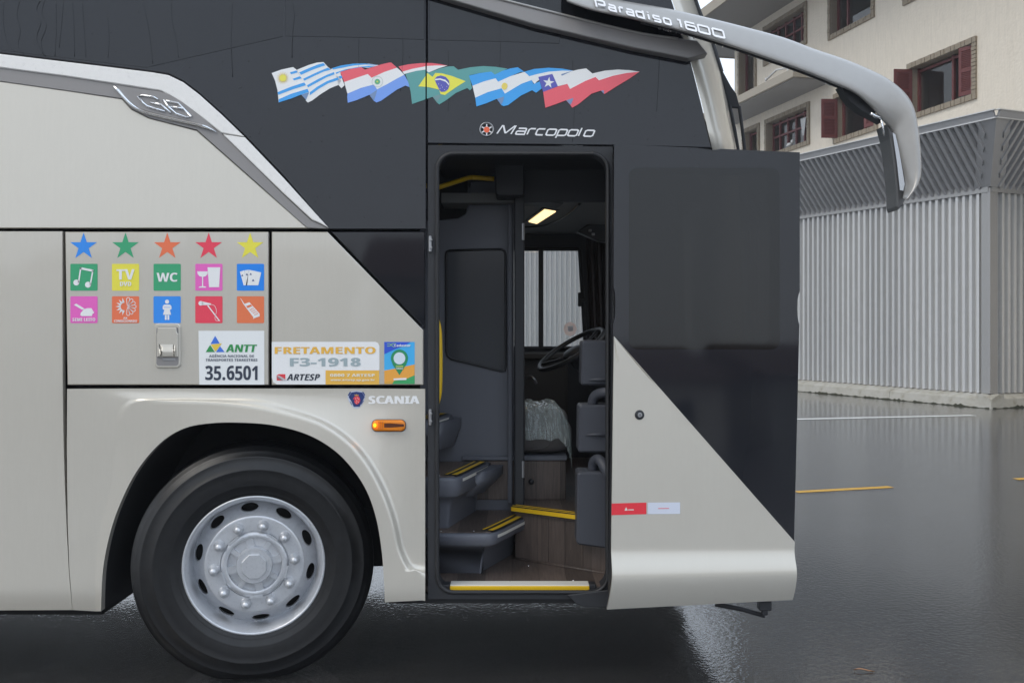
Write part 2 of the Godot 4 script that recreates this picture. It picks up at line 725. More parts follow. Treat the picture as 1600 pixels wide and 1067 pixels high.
	film.cull_mode = BaseMaterial3D.CULL_DISABLED
	M.film = film
	var drop := StandardMaterial3D.new()
	drop.resource_name = "water_drop"
	drop.albedo_color = Color(1, 1, 1, 0.0)
	drop.transparency = BaseMaterial3D.TRANSPARENCY_ALPHA
	drop.refraction_enabled = true
	drop.refraction_scale = 0.033
	drop.roughness = 0.0
	M.drop = drop
	M.seat = mat(0.105, 0.095, 0.092, 0.85, 0.0, "seat_cloth")


# ---------------------------------------------------------------- ground
func ground_h(x: float, z: float) -> float:
	var big := lumps.get_noise_2d(x * 0.16 + 40.0, z * 0.30)
	var small := lumps.get_noise_2d(x * 0.9, z * 1.3 + 90.0)
	var near := smoothstep(-9.5, -5.0, z) * 0.0125 * smoothstep(0.2, 1.6, x)
	var fine := lumps.get_noise_2d(x * 5.0, z * 5.0)
	return -0.016 + near + 0.005 * big + 0.003 * small + 0.0022 * fine


func axis_steps(fine0: float, fine1: float, step: float, far0: float, far1: float) -> Array:
	var out := []
	var v := fine0
	var s := step
	var low := []
	while v > far0:
		s *= 1.35
		v -= s
		low.append(maxf(v, far0))
	low.reverse()
	out.append_array(low)
	v = fine0
	while v < fine1:
		out.append(v)
		v += step
	s = step
	while v < far1:
		out.append(v)
		s *= 1.35
		v += s
	out.append(far1)
	return out


func build_ground() -> void:
	var xs := axis_steps(-6.0, 13.0, 0.14, -420.0, 420.0)
	var zz := axis_steps(-24.0, 1.0, 0.14, -420.0, 420.0)
	var st := new_st(true)
	var rows := []
	for z in zz:
		var row := []
		for x in xs:
			row.append(Vector3(x, ground_h(x, z), z))
		rows.append(row)
	sheet(st, rows, Vector3.UP)
	tag(obj(self, "ground", st, M.asphalt), "dark wet asphalt of the yard", "ground", "", "structure")
	var w := new_st(true)
	quad(w, Vector3(-90, 0, -90), Vector3(90, 0, -90), Vector3(90, 0, 90), Vector3(-90, 0, 90), Vector3.UP)
	tag(obj(self, "water", w, M.water), "thin film of rain water standing on the asphalt", "water", "", "structure")
	road_line("road_marking", 1244, 769, 1393, 761, 0.10, M.yellow_line, "short yellow painted dash on the asphalt beside the open bus door")
	road_line("road_marking", 1588, 749, 1700, 743, 0.10, M.yellow_line, "yellow painted dash further along the same broken line towards the shed corner")
	road_line("road_marking", 1180, 656.5, 1522, 649, 0.17, M.white_line, "thin white painted line running along the foot of the metal shed")


func ground_at(px: float, py: float) -> Vector3:
	var d := EYE * F / (py - CY)
	return Vector3((px - CX) / F * d, 0, -d)


func road_line(called: String, x0: float, y0: float, x1: float, y1: float, w: float, m: Material, label: String) -> void:
	var a := ground_at(x0, y0)
	var b := ground_at(x1, y1)
	var side := (b - a).normalized().cross(Vector3.UP) * w / 2.0
	var st := new_st(true)
	var rows := [[], [], []]
	for i in 61:
		var p := a.lerp(b, i / 60.0)
		for r in 3:
			var ragged: float = 0.12 * lumps.get_noise_2d(i * 0.7, r * 9.0) if r != 1 else 0.0
			var q := p + side * (r - 1.0) * (1.0 + ragged)
			q.y = 0.003
			rows[r].append(q)
	sheet(st, rows, Vector3.UP)
	tag(obj(self, called, st, m), label, "road marking", "", "structure")


# ---------------------------------------------------------------- metal-clad shed
const SHED := Vector3(9.1, 0, -19.0)
const SHED_E := Vector3(-0.41, 0, -0.912)     # along the long wall, away from the corner
const SHED_N := Vector3(-0.912, 0, 0.41)      # out of the long wall
const SHED_E2 := Vector3(0.912, 0, -0.41)     # along the short wall, away from the corner
const SHED_N2 := Vector3(0.41, 0, 0.912)
const PITCH := 0.165


func rib_profile(s0: float, s1: float) -> Array:
	var out := []
	var k := floorf(s0 / PITCH) - 1.0
	while k * PITCH < s1 + PITCH:
		for q in [[0.0, 0.0], [0.074, 0.0], [0.090, 0.075], [0.149, 0.075], [0.164, 0.0]]:
			var s: float = k * PITCH + q[0]
			if s >= s0 - 1e-6 and s <= s1 + 1e-6: out.append(Vector2(s, q[1]))
		k += 1.0
	return out


func build_shed() -> void:
	var shed := group_node(self, "metal_clad_building")
	shed.position = SHED
	tag(shed, "low shed clad in vertical ribbed metal sheets with a dark flared fascia", "building")
	var wide := PITCH * 6.0
	# wall sheets
	var proto := new_st()
	var prof := rib_profile(0.0, wide)
	for i in prof.size() - 1:
		var a: Vector2 = prof[i]
		var b: Vector2 = prof[i + 1]
		quad(proto, Vector3(a.x, 0.27, a.y), Vector3(b.x, 0.27, b.y), Vector3(b.x, 4.16, b.y), Vector3(a.x, 4.16, a.y), Vector3(a.y - b.y, 0, b.x - a.x))
	proto.generate_normals()
	var sheet_mesh := proto.commit()
	var runs := [
		[Vector3.ZERO + SHED_E * 0.16, SHED_E, SHED_N, 15],
		[SHED_E2 * 0.16, SHED_E2, SHED_N2, 7],
		[SHED_E * (0.16 + wide * 15.0), Vector3.LEFT, Vector3.BACK, 12],
	]
	for r in runs:
		for k in r[3]:
			var mi := MeshInstance3D.new()
			mi.name = "cladding_sheet"
			mi.mesh = sheet_mesh
			mi.material_override = M.galv if (k * 7) % 5 < 3 else M.galv2
			var along: Vector3 = r[1]
			var n: Vector3 = r[2]
			var xdir := Vector3.UP.cross(n)
			var o: Vector3 = r[0] + along * wide * k + (along * wide if xdir.dot(along) < 0.0 else Vector3.ZERO)
			mi.transform = Transform3D(Basis(xdir, Vector3.UP, n), o + n * (0.004 * sin(k * 2.3)))
			shed.add_child(mi, true)
	# corner flashing of the wall
	var st := new_st()
	for s in [[SHED_E, SHED_N], [SHED_E2, SHED_N2]]:
		obox(st, s[1] * 0.078 + Vector3(0, 0.27, 0), s[0] * 0.11, Vector3(0, 3.9, 0), s[1] * 0.012)
	obox(st, Vector3(0, 0.27, 0) - SHED_N * 0.01 - SHED_N2 * 0.01, SHED_N * 0.098, Vector3(0, 3.9, 0), SHED_N2 * 0.098)
	obj(shed, "corner_flashing", st, M.cap)
	# inner wall, so that the shed is closed
	st = new_st()
	var len1 := 0.16 + wide * 15.0
	obox(st, -SHED_N * 0.03 + Vector3(0, 0, 0), SHED_E * len1, Vector3(0, 5.0, 0), -SHED_N * 0.15)
	obox(st, -SHED_N2 * 0.03, SHED_E2 * 12.0, Vector3(0, 5.0, 0), -SHED_N2 * 0.15)
	obox(st, SHED_E * len1 - Vector3(0, 0, 0.03), Vector3.LEFT * 14.0, Vector3(0, 5.0, 0), Vector3(0, 0, -0.15))
	obj(shed, "inner_wall", st, M.plinth)
	# fascia that flares outwards
	for side in [[SHED_E, SHED_N, 18.0], [SHED_E2, SHED_N2, 7.0]]:
		var e: Vector3 = side[0]
		var n: Vector3 = side[1]
		var up: Vector3 = Vector3(0, 1.11, 0) + n * 0.86
		var fn := up.cross(e).normalized()
		if fn.dot(n) < 0.0: fn = -fn
		var s := -0.66
		while s < side[2]:
			var s1 := s + wide
			var ps := rib_profile(s, s1)
			var f := new_st()
			for i in ps.size() - 1:
				var q := []
				for p in [ps[i], ps[i + 1]]:
					var v0 := clampf((0.12 - p.x) / 0.86, 0.0, 0.98)
					var base: Vector3 = e * p.x + n * 0.05 + Vector3(0, 4.2, 0) + fn * p.y
					q.append(base + up * v0)
					q.append(base + up)
				quad(f, q[0], q[2], q[3], q[1], fn + e * (ps[i].y - ps[i + 1].y) * 10.0)
			obj(shed, "fascia_sheet", f, M.fascia)
			s = s1
		# trims below and above
		st = new_st()
		obox(st, n * 0.082 + Vector3(0, 4.09, 0) - e * 0.05, e * (side[2] + 0.6), Vector3(0, 0.15, 0), n * 0.02)
		obj(shed, "lower_trim", st, M.cap)
		st = new_st()
		obox(st, n * 0.90 + Vector3(0, 5.27, 0) - e * 0.905, e * (side[2] + 1.0), Vector3(0, 0.12, 0) + n * 0.05, n * 0.05)
		obj(shed, "upper_trim", st, M.fascia)
		st = new_st()
		obox(st, n * 0.945 + Vector3(0, 5.392, 0) - e * 0.955, e * (side[2] + 1.0), Vector3(0, 0.018, 0), n * 0.08)
		obox(st, n * 0.925 + Vector3(0, 5.255, 0) - e * 0.93, e * (side[2] + 1.0), Vector3(0, 0.02, 0), n * 0.045)
		obj(shed, "trim_lip", st, M.galv)
	# flat corner panel between both fascias
	st = new_st()
	for side in [[SHED_E, SHED_N], [SHED_E2, SHED_N2]]:
		var e: Vector3 = side[0]
		var n: Vector3 = side[1]
		var up: Vector3 = Vector3(0, 1.11, 0) + n * 0.86
		var fn := up.cross(e).normalized()
		if fn.dot(n) < 0.0: fn = -fn
		var b0: Vector3 = n * 0.05 + Vector3(0, 4.2, 0) + fn * 0.05
		var cb: Vector3 = (SHED_N + SHED_N2) * 0.10 + Vector3(0, 4.19, 0)
		var ct: Vector3 = cb + (SHED_N + SHED_N2) * 0.86 + Vector3(0, 1.11, 0)
		quad(st, cb, b0 + e * 0.28, b0 + e * (0.28 - 0.86) + up, ct, fn)
	obj(shed, "corner_panel", st, M.fascia)
	# flat roof
	st = new_st()
	var c := Vector3(0, 5.2, 0) + (SHED_N + SHED_N2) * 0.85
	quad(st, c, c + SHED_E * 20.0, c + SHED_E * 20.0 - SHED_N * 9.0, c - SHED_N * 9.0, Vector3.UP)
	obj(shed, "roof", st, M.cap)
	# plinth with grime at its foot
	for side in [[SHED_E, SHED_N, len1], [SHED_E2, SHED_N2, 9.0]]:
		var e: Vector3 = side[0]
		var n: Vector3 = side[1]
		st = new_st()
		var cut := 0.0
		var k := 0
		while cut < side[2]:
			var w := 2.3 + 0.7 * sin(k * 1.7)
			var a: Vector3 = e * (cut + 0.004) - (e * 0.24 if k == 0 else Vector3.ZERO)
			var b: Vector3 = e * minf(cut + w - 0.006, side[2])
			var dy := 0.012 * sin(k * 2.9)
			var q := []
			for p in [a, b]:
				q.append([p + n * 0.24, p + n * 0.22 + Vector3(0, 0.17 + dy, 0), p + n * 0.20 + Vector3(0, 0.19 + dy, 0), p + n * 0.02 + Vector3(0, 0.262, 0), p - n * 0.1 + Vector3(0, 0.262, 0), p - n * 0.1])
			for i in 4:
				quad(st, q[0][i], q[1][i], q[1][i + 1], q[0][i + 1], n + Vector3.UP)
			poly(st, q[0], -e)
			poly(st, q[1], e)
			cut += w
			k += 1
		obj(shed, "plinth", st, M.plinth)
		st = new_st()
		var step := 0.06
		var s := -0.2
		while s < side[2]:
			var h0 := _grime(s)
			var h1 := _grime(s + step)
			var a: Vector3 = e * s + n * 0.247
			var b: Vector3 = e * (s + step) + n * 0.247
			quad(st, a, b, b + Vector3(0, h1, 0) - n * h1 * 0.11, a + Vector3(0, h0, 0) - n * h0 * 0.11, n)
			s += step
		obj(shed, "grime", st, M.moss)


func _grime(s: float) -> float:
	return maxf(0.008, 0.018 + 0.035 * lumps.get_noise_1d(s * 1.1) + 0.05 * lumps.get_noise_1d(s * 7.0 + 50.0))


# ---------------------------------------------------------------- apartment block
func W(t: float, y: float, o := 0.0) -> Vector3:
	return Vector3(9.83 - 0.226 * (t - 21.1) - 0.975 * o, y, -t + 0.22 * o)

const WN := Vector3(-0.9754, 0, 0.2204)
const WE := Vector3(-0.2204, 0, -0.9754)


func build_apartments() -> void:
	var b := group_node(self, "apartment_building")
	tag(b, "cream rendered apartment block with brick-framed windows and dark red shutters", "building")
	# near edge, far edge, bottom, top, kind of the brick surround, each as seen on the wall
	var wins := [
		[21.08, 23.44, 6.35, 7.68, "shutters"], [24.6, 26.6, 6.38, 7.70, "shutters"], [27.8, 30.4, 6.6, 7.8, "bars"], [30.75, 31.9, 5.5, 7.8, "door"],
		[24.74, 26.85, 9.2, 10.55, "plain"], [27.95, 30.5, 9.45, 10.65, "bars"], [30.96, 32.2, 8.3, 10.55, "door"], [21.2, 23.6, 9.1, 10.5, "plain"],
	]
	var fr := 0.125
	var ts := [8.0, 32.5]
	var ys := [0.0, 11.0]
	for w in wins:
		ts.append_array([w[0] + fr, w[1] - fr])
		ys.append_array([w[2] + fr, w[3] - fr])
	ts.sort()
	ys.sort()
	var st := new_st()
	for i in ts.size() - 1:
		for j in ys.size() - 1:
			var tm: float = (ts[i] + ts[i + 1]) / 2.0
			var ym: float = (ys[j] + ys[j + 1]) / 2.0
			var open := false
			for w in wins:
				if tm > w[0] + fr and tm < w[1] - fr and ym > w[2] + fr and ym < w[3] - fr: open = true
			if not open and ts[i + 1] - ts[i] > 1e-5 and ys[j + 1] - ys[j] > 1e-5:
				quad(st, W(ts[i], ys[j]), W(ts[i + 1], ys[j]), W(ts[i + 1], ys[j + 1]), W(ts[i], ys[j + 1]), WN)
	# end walls and back
	quad(st, W(32.5, 0), W(32.5, 11), W(32.5, 11, -9.0), W(32.5, 0, -9.0), WE)
	quad(st, W(8, 0), W(8, 11), W(8, 11, -9.0), W(8, 0, -9.0), -WE)
	quad(st, W(8, 0, -9.0), W(8, 11, -9.0), W(32.5, 11, -9.0), W(32.5, 0, -9.0), -WN)
	obj(b, "wall", st, M.stucco)
	st = new_st()
	obox(st, W(8, 0, 0.004), W(19.93, 0) - W(8, 0), Vector3(0, 10.9, 0), WN * 0.05)
	obj(b, "wall_projection", st, M.stucco)
	st = new_st()
	obox(st, W(6.0, 10.9, 1.9), W(34.6, 0) - W(6.0, 0), Vector3(0, 0.04, 0), -WN * 12.0)
	var roof := obj(b, "eave", st, M.soffit)
	st = new_st()
	obox(st, W(6.0, 10.87, 1.94), W(34.65, 0) - W(6.0, 0), Vector3(0, 0.3, 0), -WN * 0.04)
	obox(st, W(34.65, 10.87, 1.94), WE * 0.04, Vector3(0, 0.3, 0), -WN * 12.0)
	obj(roof, "fascia_board", st, M.beige)
	st = new_st()
	quad(st, W(6, 11.17, 1.94), W(34.65, 11.17, 1.94), W(30, 13.0, -4.5), W(10, 13.0, -4.5), Vector3.UP)
	quad(st, W(34.65, 11.17, 1.94), W(34.65, 11.17, -10), W(30, 13.0, -4.5), W(30, 13.0, -4.5), WE)
	obj(b, "roof", st, M.roof)
	# balcony
	st = new_st()
	obox(st, W(26.5, 8.10, 1.25), W(32.45, 0) - W(26.5, 0), Vector3(0, 0.22, 0), -WN * 1.25)
	var balc := obj(b, "balcony", st, M.beige)
	st = new_st()
	obox(st, W(26.6, 8.07, 1.15), W(32.35, 0) - W(26.6, 0), Vector3(0, 0.028, 0), -WN * 1.14)
	obj(balc, "balcony_soffit", st, M.soffit)
	# floors and inner walls of the rooms behind the windows
	st = new_st()
	for y in [5.2, 8.12]: obox(st, W(8.1, y, -0.4), W(32.4, 0) - W(8.1, 0), Vector3(0, 0.15, 0), -WN * 8.4)
	obox(st, W(8.1, 0, -4.5), W(32.4, 0) - W(8.1, 0), Vector3(0, 10.8, 0), -WN * 0.12)
	for t in [15.0, 18.5, 20.6, 24.0, 27.3, 30.6]: obox(st, W(t, 0, -0.4), W(t + 0.12, 0) - W(t, 0), Vector3(0, 10.8, 0), -WN * 4.1)
	obj(b, "inner_wall", st, M.mortar)
	for w in wins: apartment_window(b, w, fr)


func apartment_window(b: Node3D, w: Array, fr: float) -> void:
	var t0: float = w[0]
	var t1: float = w[1]
	var y0: float = w[2]
	var y1: float = w[3]
	var st := new_st()
	# bricks round the opening, laid across the surround
	var bw := 0.115
	var gap := 0.014
	for e in [[y0, false], [y1 - fr, true]]:
		var n := int(ceil((t1 - t0) / bw))
		for i in n:
			var a: float = t0 + (t1 - t0) * i / n
			var q: float = (t1 - t0) / n - gap
			obox(st, W(a, e[0] + 0.002, 0.05 + 0.006 * sin(i * 2.1)), W(a + q, 0) - W(a, 0), Vector3(0, fr - 0.004, 0), -WN * 0.26)
	for e in [t0, t1 - fr]:
		var n := int(round((y1 - y0 - 2.0 * fr) / 0.085))
		for i in n:
			var a: float = y0 + fr + (y1 - y0 - 2.0 * fr) * i / n
			var q: float = (y1 - y0 - 2.0 * fr) / n - gap
			obox(st, W(e + 0.002, a, 0.05 + 0.006 * sin(i * 1.9)), W(e + fr - 0.004, 0) - W(e, 0), Vector3(0, q, 0), -WN * 0.26)
	var win := obj(b, "door" if w[4] == "door" else "window", st, M.brick)
	var o0 := t0 + fr
	var o1 := t1 - fr
	var h0 := y0 + fr
	var h1 := y1 - fr
	st = new_st()
	for r in [[t0 + 0.01, t0 + fr - 0.008, y0 + 0.01, y1 - 0.01], [t1 - fr + 0.008, t1 - 0.01, y0 + 0.01, y1 - 0.01], [t0 + 0.01, t1 - 0.01, y0 + 0.01, h0 - 0.008], [t0 + 0.01, t1 - 0.01, h1 + 0.008, y1 - 0.01]]:
		obox(st, W(r[0], r[2], 0.03), W(r[1], 0) - W(r[0], 0), Vector3(0, r[3] - r[2], 0), -WN * 0.36)
	obj(win, "mortar", st, M.mortar)
	st = new_st()
	quad(st, W(o0, h0, -0.24), W(o1, h0, -0.24), W(o1, h1, -0.24), W(o0, h1, -0.24), WN)
	obj(win, "pane", st, M.clear)
	st = new_st()
	var bars := [o0, o1 - 0.06]
	if w[4] == "bars":
		for k in range(1, 5): bars.append(lerpf(o0, o1, k / 5.0))
	elif w[4] == "shutters":
		bars.append(lerpf(o0, o1, 0.40))
	elif w[4] == "plain":
		bars.append(lerpf(o0, o1, 0.72))
	for t in bars:
		obox(st, W(t, h0, -0.17), W(t + 0.06, 0) - W(t, 0), Vector3(0, h1 - h0, 0), -WN * 0.06)
	for y in [h0, h1 - 0.1] + ([lerpf(h0, h1, 0.5)] if w[4] == "bars" else []):
		obox(st, W(o0, y, -0.175), W(o1, 0) - W(o0, 0), Vector3(0, 0.055, 0), -WN * 0.05)
	obj(win, "window_frame", st, M.shutter)
	if w[4] == "shutters":
		# two louvred leaves: the far one swung well out, the near one half open
		for leaf in [[o1, -1.0, 97.0, 0.44], [o0, 1.0, 16.0, 0.36]]:
			var ang := deg_to_rad(leaf[2])
			var dirv: Vector3 = (WE * leaf[1]) * cos(ang) + WN * sin(ang)
			var hinge := W(leaf[0] - 0.02 * leaf[1] * -1.0, h0 + 0.02, -0.02)
			var thick: Vector3 = dirv.cross(Vector3.UP) * 0.035
			var lw: float = leaf[3]
			var lh := h1 - h0 - 0.04
			st = new_st()
			obox(st, hinge, dirv * 0.07, Vector3(0, lh, 0), thick)
			obox(st, hinge + dirv * (lw - 0.07), dirv * 0.07, Vector3(0, lh, 0), thick)
			for y in [0.0, lh * 0.48, lh - 0.08]:
				obox(st, hinge + dirv * 0.07 + Vector3(0, y, 0), dirv * (lw - 0.14), Vector3(0, 0.08, 0), thick)
			var n := int(lh / 0.038)
			for i in n:
				obox(st, hinge + dirv * 0.07 + Vector3(0, lh * i / n, 0) + thick * 0.1, dirv * (lw - 0.14), Vector3(0, 0.012, 0) , thick * 0.8 + Vector3(0, 0.035, 0))
			obj(win, "shutter", st, M.shutter)


# ---------------------------------------------------------------- low houses across the street, seen mirrored in the bus
func build_houses_behind() -> void:
	var looks := [[-30.0, 13.0, 3.2, 0], [-13.5, 12.0, 2.9, 1], [1.5, 14.0, 3.4, 2], [18.0, 13.0, 3.0, 0], [34.0, 14.0, 3.2, 1]]
	var says := ["low tile-roofed house with one chimney", "low tile-roofed house with two chimneys", "wider low tile-roofed house with three chimneys", "low tile-roofed house with one chimney and a grey wall", "low tile-roofed house at the end of the row with two chimneys"]
	var i := 0
	for h in looks:
		var n := group_node(self, "house")
		n.position = Vector3(h[0], 0, 30.0)
		tag(n, says[i] + " across the street", "house", "houses across the street")
		var w: float = h[1]
		var e: float = h[2]
		var st := new_st()
		obox(st, Vector3(-w / 2, 0, 0), Vector3(w, 0, 0), Vector3(0, e, 0), Vector3(0, 0, 8))
		obj(n, "wall", st, [M.stucco, M.plinth, M.beige][h[3]])
		st = new_st()
		var a := Vector3(-w / 2 - 0.5, e, -0.6)
		var b := Vector3(w / 2 + 0.5, e, -0.6)
		var c := Vector3(w / 2 + 0.5, e + 1.9, 4.0)
		var d := Vector3(-w / 2 - 0.5, e + 1.9, 4.0)
		quad(st, a, b, c, d, Vector3(0, 1, -1))
		quad(st, Vector3(a.x, e, 8.6), Vector3(b.x, e, 8.6), c, d, Vector3(0, 1, 1))
		tri(st, a, d, Vector3(a.x, e, 8.6), Vector3.LEFT)
		tri(st, b, c, Vector3(b.x, e, 8.6), Vector3.RIGHT)
		var roof := obj(n, "roof", st, M.roof)
		for k in (h[3] + 1):
			st = new_st()
			box(st, Vector3(-2.5 + 2.7 * k, e + 0.8, 2.2), Vector3(-1.9 + 2.7 * k, e + 2.5, 2.8))
			box(st, Vector3(-2.6 + 2.7 * k, e + 2.5, 2.1), Vector3(-1.8 + 2.7 * k, e + 2.65, 2.9))
			obj(roof, "chimney", st, M.mortar)
		for k in 3:
			st = new_st()
			var x := -w / 2 + w * (k + 0.5) / 3.0
			var y0 := 0.05 if k == 1 else 0.95
			box(st, Vector3(x - 0.55, y0, -0.03), Vector3(x + 0.55, 2.15, 0.0))
			obj(n, "door" if k == 1 else "window", st, M.pane)
		i += 1


# ---------------------------------------------------------------- bus: outer panels
# rows of [y_left, y_right, x_left, x_right, out]; edges turn back by depth
func profiled(called: String, rows: Array, m: Material, to3: Callable, depth := 0.03, parent: Node = null) -> MeshInstance3D:
	var grid := []
	var st := new_st(true)
	for r in rows:
		var line := []
		var span: float = maxf(r[3] - r[2], 0.5)
		var near: float = minf(3.0, span * 0.2) / span
		for u in [0.0, near, 0.1, 0.25, 0.4, 0.55, 0.7, 0.85, 0.93, 1.0 - near, 1.0]:
			var uu: float = u
			line.append(to3.call(lerpf(r[2], r[3], uu), lerpf(r[0], r[1], uu), r[4]))
		grid.append(line)
	sheet(st, grid, Vector3.BACK)
	st.set_smooth_group(-1)
	var back := Vector3(0, 0, -depth)
	var k: int = grid[0].size()
	for i in grid.size() - 1:
		for c in [0, k - 1]:
			quad(st, grid[i][c], grid[i + 1][c], grid[i + 1][c] + back, grid[i][c] + back, Vector3.LEFT if c == 0 else Vector3.RIGHT)
	for i in k - 1:
		for r in [0, grid.size() - 1]:
			quad(st, grid[r][i], grid[r][i + 1], grid[r][i + 1] + back, grid[r][i] + back, Vector3.UP if r == 0 else Vector3.DOWN)
	return obj(parent if parent else bus, called, st, m)


func bus_panels() -> void:
	# lower rear panel, curling in at the foot
	var edge := curve2(vs([96.5, 361.5, 97, 600, 100, 750, 106, 880, 109.5, 925, 112, 953]), 8)
	var rows := []
	for p in edge:
		var c := maxf(0.0, (p.y - 915.0) / 40.0)
		var yl: float = p.y + (4.0 if p.y > 900.0 else 0.0)
		rows.append([yl, p.y, -700.0, p.x, -0.016 * c * c])
	rows.insert(0, [361.5, 361.5, -700.0, 96.5, 0.0])
	rows[1][0] = 365.0
	rows[1][1] = 365.0
	profiled("side_panel", rows, M.pearl, func(x, y, e): return S(x, y, e))
	# luggage hatch with the stickers, and the panel beside it
	hatch = side_plate("luggage_hatch", vs([100.5, 362.2, 418.5, 362.2, 418.5, 601.2, 104.3, 601.2]), M.pearl)
	side_plate("side_panel", vs([424, 362.2, 511, 362.2, 661, 516, 661, 601.2, 424, 601.2]), M.pearl)
	side_plate("black_panel", vs([516.5, 361.8, 663.5, 361.8, 663.5, 514]), M.black, -0.004)
	# light upper panel with its grey and white bands
	side_plate("upper_side_panel", vs([-700, 46, 0, 127, 100, 141, 190, 154.5, 205, 171, 232, 184.5, 307, 204, 400, 286, 472, 349, 480, 356.2, -700, 356.2]), M.pearl)
	var low := vs([-700, 45, 0, 127, 100, 141, 190, 154, 205, 170, 232, 184, 307, 203, 400, 285, 470, 348, 480, 356])
	var top := vs([-700, 23, 0, 105, 100, 118, 180, 130, 250, 141, 282, 158.5, 345, 207, 440, 301, 486, 344, 500, 350, 513, 357])
	top.reverse()
	side_plate("grey_band", low + top, M.trim, 0.003, 0.02, 0.002)
	var wt := vs([-700, 0, 0, 84, 150, 102, 235, 112.4, 262, 117, 285, 128, 310, 147, 345, 178.5])
	var wb := vs([345, 207.5, 313, 182, 282, 159, 266, 149.5, 250, 141.5, 180, 130.5, 100, 118.5, 0, 105.5, -700, 23.5])
	side_plate("white_band", wt + vs([381, 213.2]) + wb, M.white, 0.012, 0.02, 0.004)
	side_plate("white_band", vs([382, 214.6, 440, 275.5, 513, 356, 500, 349, 487, 343.5, 440, 300, 347, 209.3]), M.white, 0.012, 0.02, 0.004)
	# black upper side, with the window glass a touch proud of it
	side_plate("black_panel", vs([-700, -250, 666, -250, 666, 358.2, 514.5, 358.2, 442, 274, 382, 211.5, 346, 177, 311, 145.5, 286, 126.5, 263, 115.3, 235, 110.8, 150, 100.4, 0, 82.3, -700, -2]), M.black)
	side_plate("side_window", vs([-700, -8, 0, 78.5, 150, 96.5, 228, 105.5, 441.8, 56.8, 441.8, -250, -700, -250]), M.window, 0.0015, 0.006, 0.0012)
	side_plate("side_window", vs([445, 56.4, 560, 58.5, 663, 62, 663, -250, 445, -250]), M.window, 0.0015, 0.006, 0.0012)
	side_plate("black_panel", vs([667.6, -250, 1004, -250, 1046, -10, 1056, 20, 1078.5, 92, 1095, 158, 1112, 231, 957, 227, 667.6, 224]), M.black)
	side_plate("side_window", vs([670.5, 62.5, 780, 65, 874, 68, 878.5, 40, 878.5, -250, 670.5, -250]), M.window, 0.0015, 0.006, 0.0012)
	var st := new_st()
	plate(st, SS(vs([959, 230, 1060, 232, 1060, 358, 959, 358]), -0.05), side_n(300), 0.02, 0.0)
	plate(st, SS(vs([959, 361, 1060, 361, 1060, 925, 959, 925]), -0.05), Vector3.BACK, 0.02, 0.0)
	obj(bus, "front_side_panel", st, M.black)
	# dark structure behind the panels, roof, floor, far side and rear
	st = new_st()
	box(st, Vector3(-5, 1.27, -0.17), Vector3(-0.42, 3.6, -0.14))
	box(st, Vector3(-5, 0.38, -0.17), Vector3(-1.84, 1.268, -0.14))
	box(st, Vector3(-5, 0.36, -2.46), Vector3(-4.96, 3.6, -0.14))
	box(st, Vector3(-0.56, 0.38, -0.17), Vector3(-0.40, 1.268, -0.03))
	obj(bus, "body_frame", st, M.groove)
	st = new_st()
	box(st, Vector3(-5, 3.6, -2.5), Vector3(0.75, 3.70, -0.1))
	obj(bus, "roof", st, M.black)
	st = new_st()
	box(st, Vector3(-5, 0.36, -2.45), Vector3(-1.86, 0.40, -0.02))
	box(st, Vector3(-0.545, 0.345, -2.45), Vector3(0.45, 0.385, -0.02))
	box(st, Vector3(0.45, 0.345, -2.45), Vector3(0.98, 0.385, -0.10))
	box(st, Vector3(-1.86, 0.62, -2.45), Vector3(-0.55, 0.66, -0.63))
	box(st, Vector3(-4.9, 0.20, -2.0), Vector3(-1.95, 0.36, -0.35))
	obj(bus, "underfloor", st, M.groove)

	# chrome strip and badge on the grey plate
	st = new_st()
	var badge_pts := zs(170, 120, 8.889, [60, 128, 120, 185, 200, 275, 300, 375, 400, 445, 520, 495, 700, 540, 1000, 610, 1300, 680, 1490, 765])
	var line := []
	for p in curve2(badge_pts, 5): line.append(S(p.x, p.y, 0.012))
	var rad := []
	for i in line.size(): rad.append(0.0075 * clampf(minf(i, line.size() - 1 - i) / 5.0 + 0.15, 0.15, 1.0))
	tube(st, line, rad, 10, Vector2(1.0, 1.0))
	var plate_pts := zs(170, 120, 8.889, [100, 120, 460, 172, 690, 198, 870, 255, 1080, 375, 1250, 520, 1400, 660, 1480, 745, 1300, 690, 1000, 620, 700, 550, 520, 505, 400, 455, 300, 385, 200, 285])
	var badge := side_plate("badge", plate_pts, M.trim, 0.010, 0.008, 0.0015)
	obj(badge, "chrome_strip", st, M.chrome)
	for ln in [[680, 318, 615, 278, 460, 256, 400, 272, 470, 360, 530, 408, 650, 445, 775, 482], [570, 352, 720, 386, 790, 445, 855, 503], [745, 322, 850, 345, 962, 368, 1060, 470, 1142, 552, 1075, 562, 930, 512, 850, 440, 745, 322], [848, 412, 950, 430, 1050, 446]]:
		st = new_st(true)
		var l3 := []
		for p in zs(170, 120, 8.889, ln): l3.append(S(p.x, p.y, 0.013))
		tube(st, l3, 0.0052, 8)
		obj(badge, "badge_letter", st, M.chrome)
	# moulding above the entrance and a small seam cover
	var mould := side_plate("moulding", vs([600, -32, 690, -5, 836, 38, 992, 74.5, 1077, 91, 1106, 83, 1090, 63, 992, 51, 880, 24, 765, -5, 690, -26]), M.trim, 0.05, 0.07, 0.004)
	st = new_st(true)
	line = []
	for p in curve2(vs([700, -24, 765, -6, 880, 23, 992, 50, 1060, 60.5]), 6): line.append(S(p.x, p.y, 0.052))
	tube(st, line, 0.006, 8)
	obj(mould, "moulding_bead", st, M.arm)
	# latch of the luggage hatch: bezel, flap and recess
	st = new_st()
	var z2 := func(a: Array): return zs(230, 500, 13.34, a)
	var bez := []
